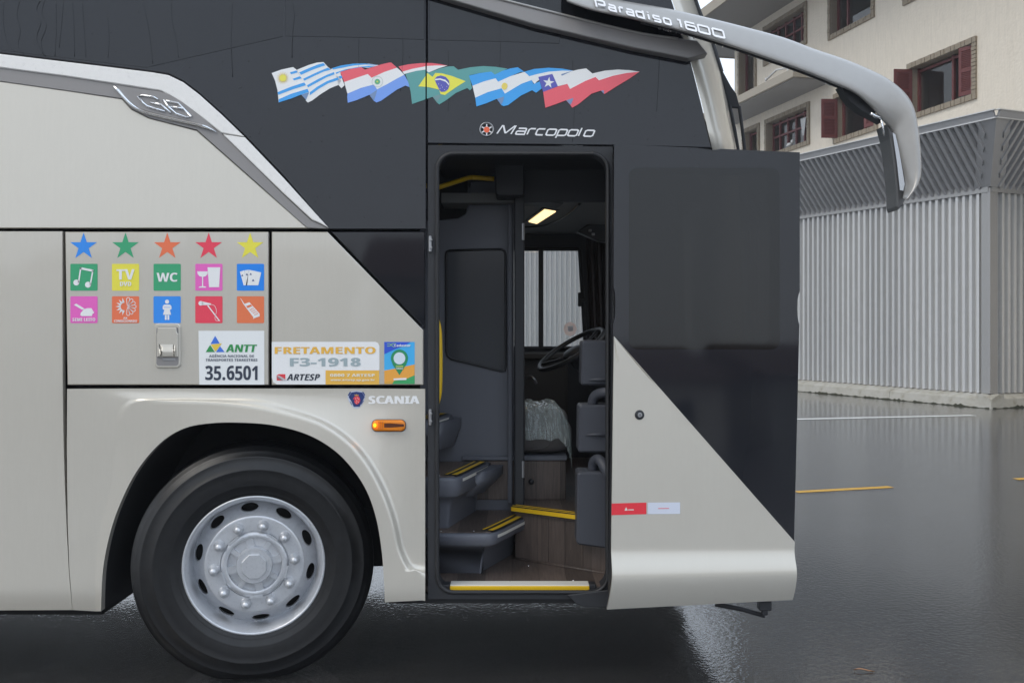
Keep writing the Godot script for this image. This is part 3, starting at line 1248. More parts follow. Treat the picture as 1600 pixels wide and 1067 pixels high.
	for p in round_rect(241.0, 505.3, 280.8, 575.0, 6.0): bez.append(p)
	plate(st, SS(bez, 0.009), Vector3.BACK, 0.012, 0.004)
	var latch := obj(hatch, "latch", st, M.pearl)
	ink(latch, "recess", round_rect(243.6, 510.5, 278.2, 571.5, 4.5), M.trim, 0.0096)
	st = new_st()
	plate(st, SS(z2.call([200, 155, 590, 155, 600, 250, 632, 300, 632, 770, 190, 770, 185, 300, 200, 250]), 0.020), Vector3.BACK, 0.012, 0.003)
	obj(latch, "flap", st, M.pearl)
	profiled("flap_grip", [[538, 538, 246.5, 273.5, 0.020], [541, 541, 246.8, 273.2, 0.021], [545, 545, 247.2, 272.8, 0.0235], [549, 549, 247.6, 272.4, 0.028], [551, 551, 247.6, 272.4, 0.0275], [556, 556, 246.8, 273.2, 0.025]], M.pearl, func(x, y, e): return S(x, y, e), 0.006, latch)
	st = new_st()
	plate(st, SS(vs([252, 559, 273, 559, 273, 563.5, 254, 563.5]), 0.012), Vector3.BACK, 0.004, 0.001)
	obj(latch, "catch", st, M.steel)
	# amber side marker lamp
	st = new_st()
	plate(st, SS(round_rect(580.2, 655.2, 634, 674.6, 8), 0.008), Vector3.BACK, 0.010, 0.002)
	var lamp := obj(bus, "marker_lamp", st, M.rubber)
	st = new_st(true)
	var pts := round_rect(581.0, 656.0, 633.3, 673.6, 7.4, 6)
	var a3 := SS(pts, 0.0085)
	var grid := [a3, inset(a3, Vector3.BACK, 0.001), inset(a3, Vector3.BACK, 0.004), inset(a3, Vector3.BACK, 0.009)]
	for i in a3.size():
		grid[1][i].z += 0.008
		grid[2][i].z += 0.0125
		grid[3][i].z += 0.014
	sheet(st, grid, Vector3.BACK, true)
	poly(st, grid[3], Vector3.BACK)
	obj(lamp, "lens", st, M.amber)
	ink(lamp, "lens_window", vs([600, 661.5, 609, 661.3, 631, 662.8, 631, 666.4, 609, 668, 600, 668]), mat(0.10, 0.028, 0.01, 0.3), 0.0235)
	for gx in [597, 594, 591]: ink(lamp, "lens_rib", vs([gx, 658.5, gx + 1.2, 658.5, gx + 1.2, 671, gx, 671]), mat(0.5, 0.13, 0.006, 0.3), 0.0234)
	var glow := mat(0.9, 0.45, 0.03, 0.3)
	glow.emission_enabled = true
	glow.emission = Color(1.0, 0.72, 0.12)
	glow.emission_energy_multiplier = 1.1
	ink(lamp, "bulb_glow", disc(585.3, 664.5, 2.6, 3.4, 14), glow, 0.0236)
	var ol := OmniLight3D.new()
	ol.name = "marker_lamp_light"
	ol.light_color = Color(1.0, 0.6, 0.1)
	ol.light_energy = 0.0006
	ol.light_size = 0.01
	ol.omni_range = 3.0
	ol.omni_attenuation = 2.0
	ol.shadow_enabled = true
	ol.position = S(585.3, 664.5, 0.035)
	bus.add_child(ol)
	# round emblem and name above the entrance
	st = new_st(true)
	var ec := S(760.4, 202.5, 0.0)
	var xf := Transform3D(Basis(Vector3.RIGHT, -LEAN), ec)
	lathe(st, [Vector2(0.0, 0.004), Vector2(0.026, 0.004), Vector2(0.027, 0.008), Vector2(0.0295, 0.010), Vector2(0.032, 0.008), Vector2(0.0325, 0.0)], 32, xf)
	var emb := obj(bus, "emblem", st, M.steel)
	ink(emb, "emblem_field", disc(760.4, 202.5, 8.6, -1, 28), M.groove, 0.0055)
	for k in 6:
		var a := TAU * k / 6.0 + PI / 6.0
		var c2 := Vector2(760.4, 202.5)
		var dv := Vector2(cos(a), sin(a))
		var nv := Vector2(-dv.y, dv.x)
		ink(emb, "emblem_spoke", [c2 + dv * 8.8 - nv * 1.0, c2 + dv * 8.8 + nv * 1.0, c2 + dv * 5.5 + nv * 0.9, c2 + dv * 3.0 + nv * 3.2, c2 + dv * 3.0 - nv * 3.2, c2 + dv * 5.5 - nv * 0.9], M.chalk, 0.0065)
	ink(emb, "emblem_heart", disc(760.4, 202.5, 4.6, -1, 20), ink_mat(225, 92, 55), 0.0075)
	var name_on := group_node(bus, "maker_name")
	for g in [["M", 292, 190], ["a", 520, 112], ["r", 668, 78], ["c", 772, 92], ["o", 900, 110], ["p", 1040, 106], ["o", 1172, 110], ["l", 1310, 1], ["o", 1374, 110]]:
		st = new_st()
		glyph(st, g[0], float(g[2]), func(v: Vector2):
			var zx: float = g[1] + v.x + v.y * 34.0
			var zy: float = 190.0 + (g[1] + v.x - 290.0) * 0.029 - v.y * 74.0
			return S(740.0 + zx / 8.0, 185.0 + zy / 8.0, 0.004), 19.0, 74.0)
		obj(name_on, "letter", st, M.chalk)


var hatch: MeshInstance3D

const GLYPHS := {
	"a": [[0.1, 1.0, 0.88, 1.0, 1.0, 0.88, 1.0, 0.0, 0.14, 0.0, 0.03, 0.1, 0.03, 0.42, 0.14, 0.52, 0.98, 0.52]],
	"r": [[0.0, 0.0, 0.0, 0.82, 0.25, 1.0, 1.0, 1.0]],
	"c": [[1.0, 1.0, 0.18, 1.0, 0.0, 0.85, 0.0, 0.15, 0.18, 0.0, 1.0, 0.0]],
	"o": [[0.16, 1.0, 0.84, 1.0, 1.0, 0.86, 1.0, 0.14, 0.84, 0.0, 0.16, 0.0, 0.0, 0.14, 0.0, 0.86, 0.16, 1.0]],
	"p": [[0.0, -0.42, 0.0, 0.86, 0.16, 1.0, 0.84, 1.0, 1.0, 0.86, 1.0, 0.14, 0.84, 0.0, 0.02, 0.0]],
	"l": [[0.0, 0.0, 0.0, 1.36]],
	"d": [[1.0, 1.4, 1.0, 0.0, 0.14, 0.0, 0.0, 0.12, 0.0, 0.88, 0.14, 1.0, 0.96, 1.0]],
	"i": [[0.0, 0.0, 0.0, 1.0], [0.0, 1.22, 0.0, 1.42]],
	"s": [[1.0, 1.0, 0.12, 1.0, 0.0, 0.9, 0.0, 0.6, 0.12, 0.5, 0.88, 0.5, 1.0, 0.4, 1.0, 0.1, 0.88, 0.0, 0.0, 0.0]],
	"P": [[0.0, 0.0, 0.0, 1.36, 0.86, 1.36, 1.0, 1.24, 1.0, 0.72, 0.86, 0.58, 0.22, 0.58]],
	"M": [[0.0, 0.0, 0.12, 1.32, 0.2, 1.32, 0.5, 0.2, 0.56, 0.2, 0.92, 1.32, 1.0, 1.32, 0.92, 0.0]],
	"1": [[0.0, 1.3, 0.8, 1.3, 0.8, 0.0]],
	"6": [[0.96, 1.3, 0.12, 1.3, 0.0, 1.16, 0.0, 0.12, 0.1, 0.0, 0.9, 0.0, 1.0, 0.12, 1.0, 0.62, 0.9, 0.74, 0.04, 0.74]],
	"0": [[0.1, 1.3, 0.9, 1.3, 1.0, 1.16, 1.0, 0.12, 0.92, 0.0, 0.1, 0.0, 0.0, 0.12, 0.0, 1.16, 0.1, 1.3]],
}


# one stroke letter; width is in the units of the enlargement it was read from, unit is the x-height in the same units
func glyph(st: SurfaceTool, ch: String, width: float, to3: Callable, stroke: float, unit: float) -> void:
	for l in GLYPHS[ch]:
		var pts := []
		for p in vs(l): pts.append(Vector2(p.x * width, p.y * unit))
		var closed: bool = pts[0].distance_to(pts[pts.size() - 1]) < 0.01 and pts.size() > 3
		if closed: pts.pop_back()
		strokes_st(st, pts, stroke, func(v): return to3.call(Vector2(v.x, v.y / unit)), closed)


func bus_fender() -> void:
	# stations: wheel-arch edge, ridge of the flare, outer edge, height of the flare
	var sta := [
		[157, 955, 148, 955, 112.5, 953, 0.0], [160, 890, 149, 885, 107.5, 890, 0.0], [172, 830, 157, 820, 105, 820, 0.0], [190, 780, 172, 765, 104, 750, 0.0],
		[215, 733, 182, 690, 103.6, 690, 0.0], [250, 692, 208, 632, 104, 607.5, 0.004], [288, 669, 275, 627, 190, 607, 0.013], [332, 661, 335, 629, 285, 607, 0.02],
		[382, 660.5, 390, 636, 380, 607, 0.028], [430, 665, 440, 646, 470, 607, 0.033], [480, 679, 495, 663, 570, 607, 0.035], [520, 702, 537, 690, 664, 607.5, 0.035],
		[550, 732, 568, 725, 664, 680, 0.035], [573, 768, 593, 771, 664, 750, 0.035], [588, 812, 609, 816, 664, 810, 0.035], [596, 860, 619, 860, 664, 856, 0.035],
		[599.5, 905, 634, 888, 664, 889, 0.035], [600.5, 925, 652, 894, 664, 897, 0.035], [601, 941, 660, 938, 664, 939, 0.035],
	]
	var A := []
	var R := []
	var O := []
	var H := []
	for s in sta:
		A.append(Vector2(s[0], s[1]))
		R.append(Vector2(s[2], s[3]))
		O.append(Vector2(s[4], s[5]))
		H.append(float(s[6]))
	A = curve2(A, 6)
	R = curve2(R, 6)
	var O2 := []
	var H2 := []
	for i in O.size() - 1:
		for k in 6:
			O2.append((O[i] as Vector2).lerp(O[i + 1], k / 6.0))
			H2.append(lerpf(H[i], H[i + 1], k / 6.0))
	O2.append(O[O.size() - 1])
	H2.append(H[H.size() - 1])
	var rows := []
	for i in A.size():
		var a: Vector2 = A[i]
		var r: Vector2 = R[i]
		var o: Vector2 = O2[i]
		var h: float = H2[i]
		var ho: float = 0.035 * smoothstep(886.0, 899.0, o.y) * (1.0 if o.x > 600.0 else 0.0)
		var line := []
		for t in [0.0, 0.12, 0.35, 0.6, 0.85, 1.0]:
			line.append(_fender_pt(a.lerp(r, t), h + 0.004 * (1.0 - t)))
		var far := r.distance_to(o)
		var dir := (o - r) / maxf(far, 0.001)
		for d in [2.0, 4.0, 6.5, 9.0, 12.0, 16.0]:
			var dd := minf(d, far * 0.9 * d / 16.0)
			var s := clampf(d / 16.0, 0.0, 1.0)
			line.append(_fender_pt(r + dir * dd, lerpf(h, ho, s * s * (3.0 - 2.0 * s))))
		line.append(_fender_pt(r + dir * maxf(far * 0.9, far - 4.0), ho))
		line.append(_fender_pt(o, ho))
		rows.append(line)
	var st := new_st(true)
	sheet(st, rows, Vector3.BACK)
	var inner := [[], []]
	var outer := [[], []]
	var liner := [[], []]
	for l in rows:
		inner[0].append(l[0])
		inner[1].append((l[0] as Vector3) - Vector3(0, 0, 0.045))
		var q: Vector3 = l[l.size() - 1]
		outer[0].append(q)
		outer[1].append(q - Vector3(0, 0, 0.03))
		var p: Vector3 = l[0]
		liner[0].append(p - Vector3(0, 0, 0.04))
		liner[1].append(Vector3(p.x, p.y, -0.64))
	st.set_smooth_group(1)
	sheet(st, inner, Vector3(1, 0, 0))
	st.set_smooth_group(-1)
	sheet(st, outer, Vector3(-1, 0, 0))
	var f := obj(bus, "front_wing", st, M.pearl)
	st = new_st(true)
	sheet(st, liner, Vector3(1, 0, 0))
	var back := []
	for p in liner[1]: back.append(p)
	st.set_smooth_group(-1)
	poly(st, back, Vector3.BACK)
	obj(f, "wheel_well", st, M.groove)


func _fender_pt(p: Vector2, e: float) -> Vector3:
	var c := maxf(0.0, (p.y - 915.0) / 40.0)
	return S(p.x, p.y, e - 0.016 * c * c)


func bus_front() -> void:
	# white windscreen pillar that rounds the corner of the body
	var ys := [-250.0, -20.0, 20.0, 67.0, 112.0, 157.0, 202.0, 232.0, 250.0, 420.0, 640.0, 925.0]
	var lx := [1006.0, 1043.5, 1057.5, 1071.0, 1084.0, 1096.0, 1106.0, 1113.0, 1117.0, 1080.0, 1085.0, 1085.0]
	var rx := [1040.0, 1078.0, 1092.0, 1112.0, 1126.0, 1137.0, 1146.0, 1152.0, 1155.0, 1160.0, 1165.0, 1160.0]
	var rows := []
	var edge := []
	var n := 12
	for i in ys.size():
		var line := []
		var base := S(lx[i], ys[i], -0.006 if ys[i] < 245.0 else -0.12)
		var dl: float = D0 - base.z
		for k in n + 1:
			var u := float(k) / n
			line.append(I(lerpf(lx[i], rx[i], sin(u * PI / 2)), ys[i], lerpf(dl, dl + 0.3, 1.0 - cos(u * PI / 2))))
		rows.append(line)
		edge.append(line[n])
	var st := new_st(true)
	sheet(st, rows, Vector3.BACK)
	obj(bus, "windscreen_pillar", st, M.pearl)
	# dark windscreen surround and its glass
	st = new_st()
	var out_px := vs([1117, 76, 1130.5, 112, 1143, 135, 1151, 146, 1157, 169, 1161.5, 205, 1165, 232, 1168, 260])
	var in_px := vs([1156, 260, 1151.5, 232, 1146, 202, 1137, 157, 1126, 112, 1112, 67])
	var hole_a := vs([1142.5, 168, 1149, 168, 1153, 176, 1158, 206, 1162, 240])
	var seg := out_px.slice(0, 5)
	var s3 := []
	for p in seg + vs([1149, 168, 1142.5, 168, 1139.5, 165, 1137, 157, 1126, 112, 1112, 67]): s3.append(I(p.x, p.y, 4.74))
	plate(st, s3, Vector3.BACK, 0.02, 0.003)
	var l1 := []
	for p in vs([1141, 166, 1148, 200, 1153.5, 232, 1158, 262]): l1.append(I(p.x, p.y, 4.735))
	tube(st, l1, 0.008, 8)
	l1 = []
	for p in vs([1155.5, 166, 1160, 200, 1164, 232, 1167, 262]): l1.append(I(p.x, p.y, 4.745))
	tube(st, l1, 0.008, 8)
	l1 = []
	for i in range(0, 5): l1.append(edge[i] + Vector3(0.004, 0, 0.0))
	tube(st, l1, 0.012, 8)
	obj(bus, "windscreen_surround", st, M.plastic_dark)
	st = new_st(true)
	rows = []
	for i in ys.size():
		if ys[i] > 650.0: continue
		var p: Vector3 = edge[i]
		var line := []
		for k in 13:
			var u := k / 12.0
			line.append(Vector3(p.x + 0.16 * sin(u * PI), p.y, lerpf(p.z, -2.46 - p.z - 0.0, u)))
		rows.append(line)
	sheet(st, rows, Vector3.RIGHT)
	obj(bus, "windscreen", st, M.glass)
	st = new_st()
	var p9: Vector3 = edge[10]
	box(st, Vector3(p9.x - 0.25, 0.38, -2.2), Vector3(p9.x, 1.30, -0.36))
	obj(bus, "front_panel", st, M.black)
	# far pillar
	st = new_st(true)
	rows = []
	for i in ys.size():
		var p: Vector3 = edge[i]
		rows.append([Vector3(p.x, p.y, -2.46 - p.z), Vector3(p.x - 0.05, p.y, -2.40), Vector3(p.x - 0.14, p.y, -2.47)])
	sheet(st, rows, Vector3.RIGHT)
	obj(bus, "windscreen_pillar", st, M.plastic_dark)


func bus_wheel() -> void:
	var wheel := group_node(bus, "wheel")
	wheel.transform = Transform3D(Basis(Vector3.UP, deg_to_rad(11.0)), Vector3((397.0 - CX) / F * 4.45, 0.507, -0.05))
	var id := Transform3D.IDENTITY
	var st := new_st(true)
	var prof := []
	for p in [0.288, -0.012, 0.296, -0.001, 0.312, 0.006, 0.322, 0.0085, 0.325, 0.0105, 0.329, 0.0105, 0.332, 0.012, 0.352, 0.018, 0.356, 0.0205, 0.360, 0.0205, 0.364, 0.0215, 0.395, 0.0255, 0.418, 0.0245, 0.421, 0.0262, 0.426, 0.0258, 0.429, 0.0225, 0.452, 0.0165, 0.470, 0.009, 0.474, 0.010, 0.478, 0.0075, 0.481, 0.003, 0.495, -0.006, 0.502, -0.011, 0.506, -0.018, 0.5135, -0.024]:
		prof.append(p)
	var pv := vs(prof)
	for g in 5:
		var z0 := -0.030 - g * 0.052
		pv.append_array(vs([0.518, z0, 0.5195, z0 - 0.006, 0.5195, z0 - 0.036, 0.518, z0 - 0.040, 0.507, z0 - 0.042, 0.507, z0 - 0.049]))
	pv.append_array(vs([0.510, -0.295, 0.48, -0.305, 0.40, -0.31, 0.29, -0.29]))
	for i in pv.size():
		if pv[i].x > 0.33: pv[i] = Vector2(0.33 + (pv[i].x - 0.33) * 1.06, pv[i].y)
	lathe(st, pv, 128, id)
	var tyre := obj(wheel, "tyre", st, M.tyre)
	flatten_tyre(tyre, wheel)
	# rim
	st = new_st(true)
	lathe(st, vs([0.290, -0.02, 0.293, -0.004, 0.299, 0.007, 0.305, 0.0105, 0.310, 0.008, 0.3125, 0.0]), 96, id)
	lathe(st, vs([0.272, -0.088, 0.276, -0.075, 0.279, -0.05, 0.283, -0.02, 0.290, -0.006, 0.2985, 0.0065]), 96, id)
	var rim := obj(wheel, "rim", st, M.rim)
	var zc := func(r: float): return lerpf(-0.026, -0.088, clampf((r - 0.220) / 0.052, 0.0, 1.0))
	st = new_st(true)
	for k in 10:
		var th0 := deg_to_rad(95.7 + 36.0 * k)
		var angs := []
		for j in 36: angs.append(TAU * j / 36.0)
		for c in [[0.022, 0.3142], [0.022, -0.3142], [-0.030, 0.3142], [-0.030, -0.3142]]:
			angs.append(fposmod(atan2(c[0] / 0.017, c[1] / 0.155), TAU))
		angs.sort()
		var lip := []
		var outl := []
		var deep := []
		for a in angs:
			var dr: float = 0.017 * sin(a)
			var dt: float = 0.155 * cos(a)
			var s := 1e9
			if dr > 1e-6: s = minf(s, 0.022 / dr)
			if dr < -1e-6: s = minf(s, -0.030 / dr)
			if absf(dt) > 1e-6: s = minf(s, 0.31416 / absf(dt))
			for e in [[1.0, lip, 0.0], [s, outl, 0.0], [0.97, deep, -0.02]]:
				var r: float = 0.250 + dr * e[0]
				var th: float = th0 + dt * e[0]
				e[1].append(Vector3(r * cos(th), r * sin(th), zc.call(r) + e[2]))
		sheet(st, [outl, lip], Vector3.BACK, true)
		st.set_smooth_group(2)
		sheet(st, [lip, deep], Vector3.BACK, true)
		st.set_smooth_group(0)
	var ringp := vs([0.220, -0.026, 0.2175, -0.0205, 0.213, -0.018, 0.206, -0.0178, 0.150, -0.0178])
	lathe(st, ringp, 96, id, false, -1.0)
	obj(rim, "disc", st, M.rim)
	st = new_st(true)
	lathe(st, vs([0.150, -0.0178, 0.149, -0.024, 0.146, -0.026]), 96, id, true, -1.0)
	lathe(st, vs([0.146, -0.026, 0.145, -0.012, 0.142, -0.008, 0.124, -0.006, 0.119, -0.009]), 96, id, false, -1.0)
	lathe(st, vs([0.119, -0.009, 0.116, -0.030, 0.082, -0.026, 0.080, -0.022]), 96, id, true, -1.0)
	lathe(st, vs([0.080, -0.022, 0.079, 0.012, 0.076, 0.018, 0.0, 0.018]), 96, id, true, -1.0)
	var hub := obj(rim, "hub", st, M.rim)
	for k in 8:
		st = new_st()
		var a := TAU * k / 8.0 + 0.2
		var r := Vector3(cos(a), sin(a), 0)
		var t := Vector3(-sin(a), cos(a), 0)
		var hw := 0.017 if k % 2 == 0 else 0.010
		obox(st, r * 0.078 - t * hw + Vector3(0, 0, -0.035), r * 0.040, t * hw * 2.0, Vector3(0, 0, 0.022))
		obj(wheel, "hub_rib", st, M.rim)
	for k in 5:
		st = new_st()
		var a := TAU * k / 5.0 + deg_to_rad(-87.0)
		var r := Vector3(cos(a), sin(a), 0)
		var t := Vector3(-sin(a), cos(a), 0)
		obox(st, r * 0.1395 - t * 0.028 + Vector3(0, 0, -0.02), r * 0.008, t * 0.056, Vector3(0, 0, 0.017))
		obj(wheel, "hub_tab", st, M.rim)
	st = new_st()
	var oct := []
	for k in 8: oct.append(Vector3(0.058 * cos(TAU * (k + 0.5) / 8), 0.058 * sin(TAU * (k + 0.5) / 8), 0.030))
	plate(st, oct, Vector3.BACK, 0.014, 0.003)
	obj(wheel, "hub_cap", st, M.rim)
	# wheel nuts
	st = new_st(true)
	lathe(st, vs([0.0, 0.050, 0.009, 0.048, 0.0155, 0.042, 0.0195, 0.032, 0.0205, 0.018, 0.0205, 0.009, 0.0245, 0.007, 0.0255, 0.0]), 18, id)
	st.generate_normals()
	var nut := st.commit()
	for k in 10:
		var a := deg_to_rad(113.7 + 36.0 * k)
		var mi := MeshInstance3D.new()
		mi.name = "wheel_nut"
		mi.mesh = nut
		mi.material_override = M.rim
		mi.position = Vector3(0.176 * cos(a), 0.176 * sin(a), -0.0182)
		wheel.add_child(mi, true)
	# valve and brake drum behind the holes
	st = new_st(true)
	tube(st, [Vector3(0.005, -0.268, -0.07), Vector3(0.004, -0.262, -0.045)], 0.004, 8)
	obj(wheel, "valve", st, M.steel)
	st = new_st(true)
	lathe(st, vs([0.0, -0.125, 0.285, -0.125, 0.285, -0.28]), 48, id, true, -1.0)
	obj(wheel, "brake_drum", st, M.groove)


# the tyre rests on the ground: points below it are pushed up to it
func flatten_tyre(tyre: MeshInstance3D, wheel: Node3D) -> void:
	var arr := tyre.mesh.surface_get_arrays(0)
	var v: PackedVector3Array = arr[Mesh.ARRAY_VERTEX]
	for i in v.size():
		var p := wheel.transform * v[i]
		if p.y < 0.0:
			p.y = 0.0
			v[i] = wheel.transform.affine_inverse() * p
	arr[Mesh.ARRAY_VERTEX] = v
	var am := ArrayMesh.new()
	am.add_surface_from_arrays(Mesh.PRIMITIVE_TRIANGLES, arr)
	tyre.mesh = am


# ---------------------------------------------------------------- bus: open entrance door
var door_n: Vector3
var door_q := []

func Dp(px: float, py: float, e := 0.0) -> Vector3:
	return I(px, py, 1.0 / (door_q[0] * px + door_q[1] * py + door_q[2])) + door_n * e


func DD(pts: Array, e := 0.0) -> Array:
	var out := []
	for p in pts: out.append(Dp(p.x, p.y, e))
	return out


# a plate with one opening; the outline and the opening are joined by a hairline slit
func plate_hole(st: SurfaceTool, outer: Array, hole: Array, n: Vector3, thick: float) -> void:
	var fo := flat_pts(outer, n)
	var fh := flat_pts(hole, n)
	if Geometry2D.is_polygon_clockwise(fo) == Geometry2D.is_polygon_clockwise(fh): hole = hole.duplicate(); hole.reverse()
	if Geometry2D.is_polygon_clockwise(flat_pts(outer, n)) == Geometry2D.is_polygon_clockwise(flat_pts(hole, n)): push_warning("hole winding")
	# bridge from outer[0] to the nearest corner of the opening
	var best := 0
	for i in hole.size():
		if (hole[i] as Vector3).distance_to(outer[0]) < (hole[best] as Vector3).distance_to(outer[0]): best = i
	var h2 := []
	for i in hole.size(): h2.append(hole[(best + i) % hole.size()])
	var slip: Vector3 = ((outer[1] as Vector3) - (outer[0] as Vector3)).normalized() * 0.00008
	var loop := []
	loop.append((outer[0] as Vector3) + slip)
	for i in range(1, outer.size()): loop.append(outer[i])
	loop.append(outer[0])
	loop.append(h2[0])
	for i in range(1, h2.size()): loop.append(h2[i])
	loop.append((h2[0] as Vector3) + slip)
	for z in [0.0, thick]:
		var pts := []
		for p in loop: pts.append((p as Vector3) - n * z)
		poly(st, pts, n if z == 0.0 else -n)
	for l in [outer, hole]:
		for i in l.size():
			var a: Vector3 = l[i]
			var b: Vector3 = l[(i + 1) % l.size()]
			quad(st, a, b, b - n * thick, a - n * thick, (b - a).cross(n) * (1.0 if l == outer else 1.0))


func bus_door() -> void:
	# plane through three corners: inverse distance is linear over the picture
	var c := [[960.0, 225.0, 4.35], [1250.0, 238.0, 4.52], [948.0, 952.0, 4.235]]
	var m := Basis(Vector3(c[0][0], c[1][0], c[2][0]), Vector3(c[0][1], c[1][1], c[2][1]), Vector3.ONE)
	var sol := m.inverse() * Vector3(1.0 / c[0][2], 1.0 / c[1][2], 1.0 / c[2][2])
	door_q = [sol.x, sol.y, sol.z]
	door_n = (I(1250, 238, 4.52) - I(960, 225, 4.35)).cross(I(948, 952, 4.235) - I(960, 225, 4.35)).normalized()
	if door_n.z < 0.0: door_n = -door_n
	var door := group_node(bus, "entrance_door")
	door.set_meta("label", "open entrance door with black upper part and pale lower wedge")
	var right := vs([1250.3, 238, 1250.2, 455, 1248.2, 461, 1246.6, 470, 1246.2, 482, 1246.8, 494, 1248, 502, 1249.6, 507, 1246, 660, 1241.3, 846])
	var left := vs([957.2, 560, 958.3, 506, 960.6, 499, 961.6, 487, 961.6, 465, 960.8, 455, 958.8, 448, 960, 225.5])
	var outline := vs([962, 225.2]) + right + vs([1238, 846, 958, 524]) + vs([958.3, 506, 960.6, 499, 961.6, 487, 961.6, 465, 960.8, 455, 958.8, 448, 960, 226.5])
	var hole := round_rect(984, 263, 1218, 545, 12)
	var st := new_st()
	plate_hole(st, DD(outline), DD(hole), door_n, 0.006)
	obj(door, "door_skin", st, M.black)
	st = new_st()
	plate(st, DD(round_rect(983, 262, 1219, 546, 13), 0.0009), door_n, 0.0008, 0.0)
	obj(door, "door_window", st, M.tint)
	# inner frame
	st = new_st()
	var core := vs([964, 229, 1246, 241.5, 1246, 455, 1243, 470, 1243, 494, 1245, 508, 1237, 845, 1236, 930, 955, 944, 961.5, 505, 965, 495, 965, 460, 962, 448])
	plate_hole(st, DD(core, -0.008), DD(round_rect(992, 271, 1210, 537, 12), -0.008), door_n, 0.04)
	obj(door, "door_frame", st, M.plastic_dark)
	# pale wedge, swelling outwards above its foot
	var rows := []
	rows.append([525.5, 526.0, 958.2, 958.8, 0.012])
	for k in 9:
		var y := lerpf(530.0, 846.0, k / 8.0)
		rows.append([y, y, 958.2 - (y - 525.0) * 0.013, 958.6 + (y - 525.5) * 0.8795, 0.012])
	for f in [0.03, 0.08, 0.14, 0.2, 0.26, 0.32, 0.38, 0.44, 0.5, 0.54, 0.58, 0.62, 0.68, 0.76, 0.85, 0.93, 0.98, 1.0]:
		var e := 0.012 + 0.026 * smoothstep(0.08, 0.52, f)
		if f > 0.5: e -= 0.034 * pow((f - 0.5) / 0.5, 1.6)
		var bulge := 2.0 * smoothstep(0.05, 0.5, f) - 5.5 * pow(maxf(0.0, (f - 0.55) / 0.45), 2.0)
		rows.append([848.0 + 104.0 * f, 848.0 + 89.0 * f, 954.0 - 6.0 * f * f, 1240.5 - 2.2 * sin(f * PI) + bulge * 0.6, e])
	profiled("lower_panel", rows, M.pearl, func(x, y, e): return Dp(x, y, e), 0.022, door)
	# lock, reflector, edge of the rubber, lower hinge arm
	st = new_st(true)
	var lx := Transform3D(Basis(Vector3.UP, atan2(door_n.x, door_n.z)), Dp(998, 648, 0.012))
	lathe(st, vs([0.0, 0.004, 0.009, 0.004, 0.0095, 0.006, 0.012, 0.0075, 0.014, 0.006, 0.0205, 0.004, 0.021, 0.0]), 28, lx, true)
	var lock := obj(door, "lock", st, M.plastic_dark)
	st = new_st(true)
	lathe(st, vs([0.0, 0.0075, 0.0085, 0.0075, 0.010, 0.007, 0.0105, 0.003]), 24, lx, true)
	obj(lock, "key_cylinder", st, M.steel)
	st = new_st()
	box(st, Vector3(-0.0012, -0.005, 0.0076), Vector3(0.0012, 0.005, 0.0086))
	var slot := obj(lock, "key_slot", st, M.groove)
	slot.transform = lx
	var refl := group_node(door, "reflective_sticker")
	var dink := func(called: String, pts: Array, mm: Material, e: float):
		var s2 := new_st()
		poly(s2, DD(pts, e), door_n)
		obj(refl, called, s2, mm)
	dink.call("red_half", vs([954.4, 786, 1008.6, 784.6, 1008.6, 802.6, 954.2, 804.2]), ink_mat(196, 40, 52, 0.7), 0.0135)
	dink.call("white_half", vs([1010.6, 784.6, 1061.3, 784.2, 1061.3, 802.2, 1010.6, 802.6]), ink_mat(190, 194, 206, 0.62), 0.0135)
	dink.call("print", vs([974.5, 797, 977, 791.5, 979.5, 797]), M.stripe_white, 0.0142)
	dink.call("print", vs([980, 795.2, 989, 795, 989, 796.4, 980, 796.6]), M.stripe_white, 0.0142)
	dink.call("print", vs([1027, 793, 1044, 792.8, 1044, 794.2, 1027, 794.4]), ink_mat(205, 120, 130), 0.0142)
	st = new_st(true)
	tube(st, [I(1118, 944, 4.47), I(1160, 952, 4.47), I(1196, 962, 4.44)], 0.011, 8)
	var arm := obj(door, "hinge_arm", st, M.plastic_dark)
	st = new_st()
	var bp := I(1197, 947, 4.40)
	box(st, bp + Vector3(-0.028, -0.022, -0.05), bp + Vector3(0.028, 0.02, 0.0), 0.004)
	box(st, bp + Vector3(-0.012, -0.045, -0.035), bp + Vector3(0.014, -0.022, -0.012), 0.003)
	obj(arm, "hinge_bracket", st, M.plastic_dark)


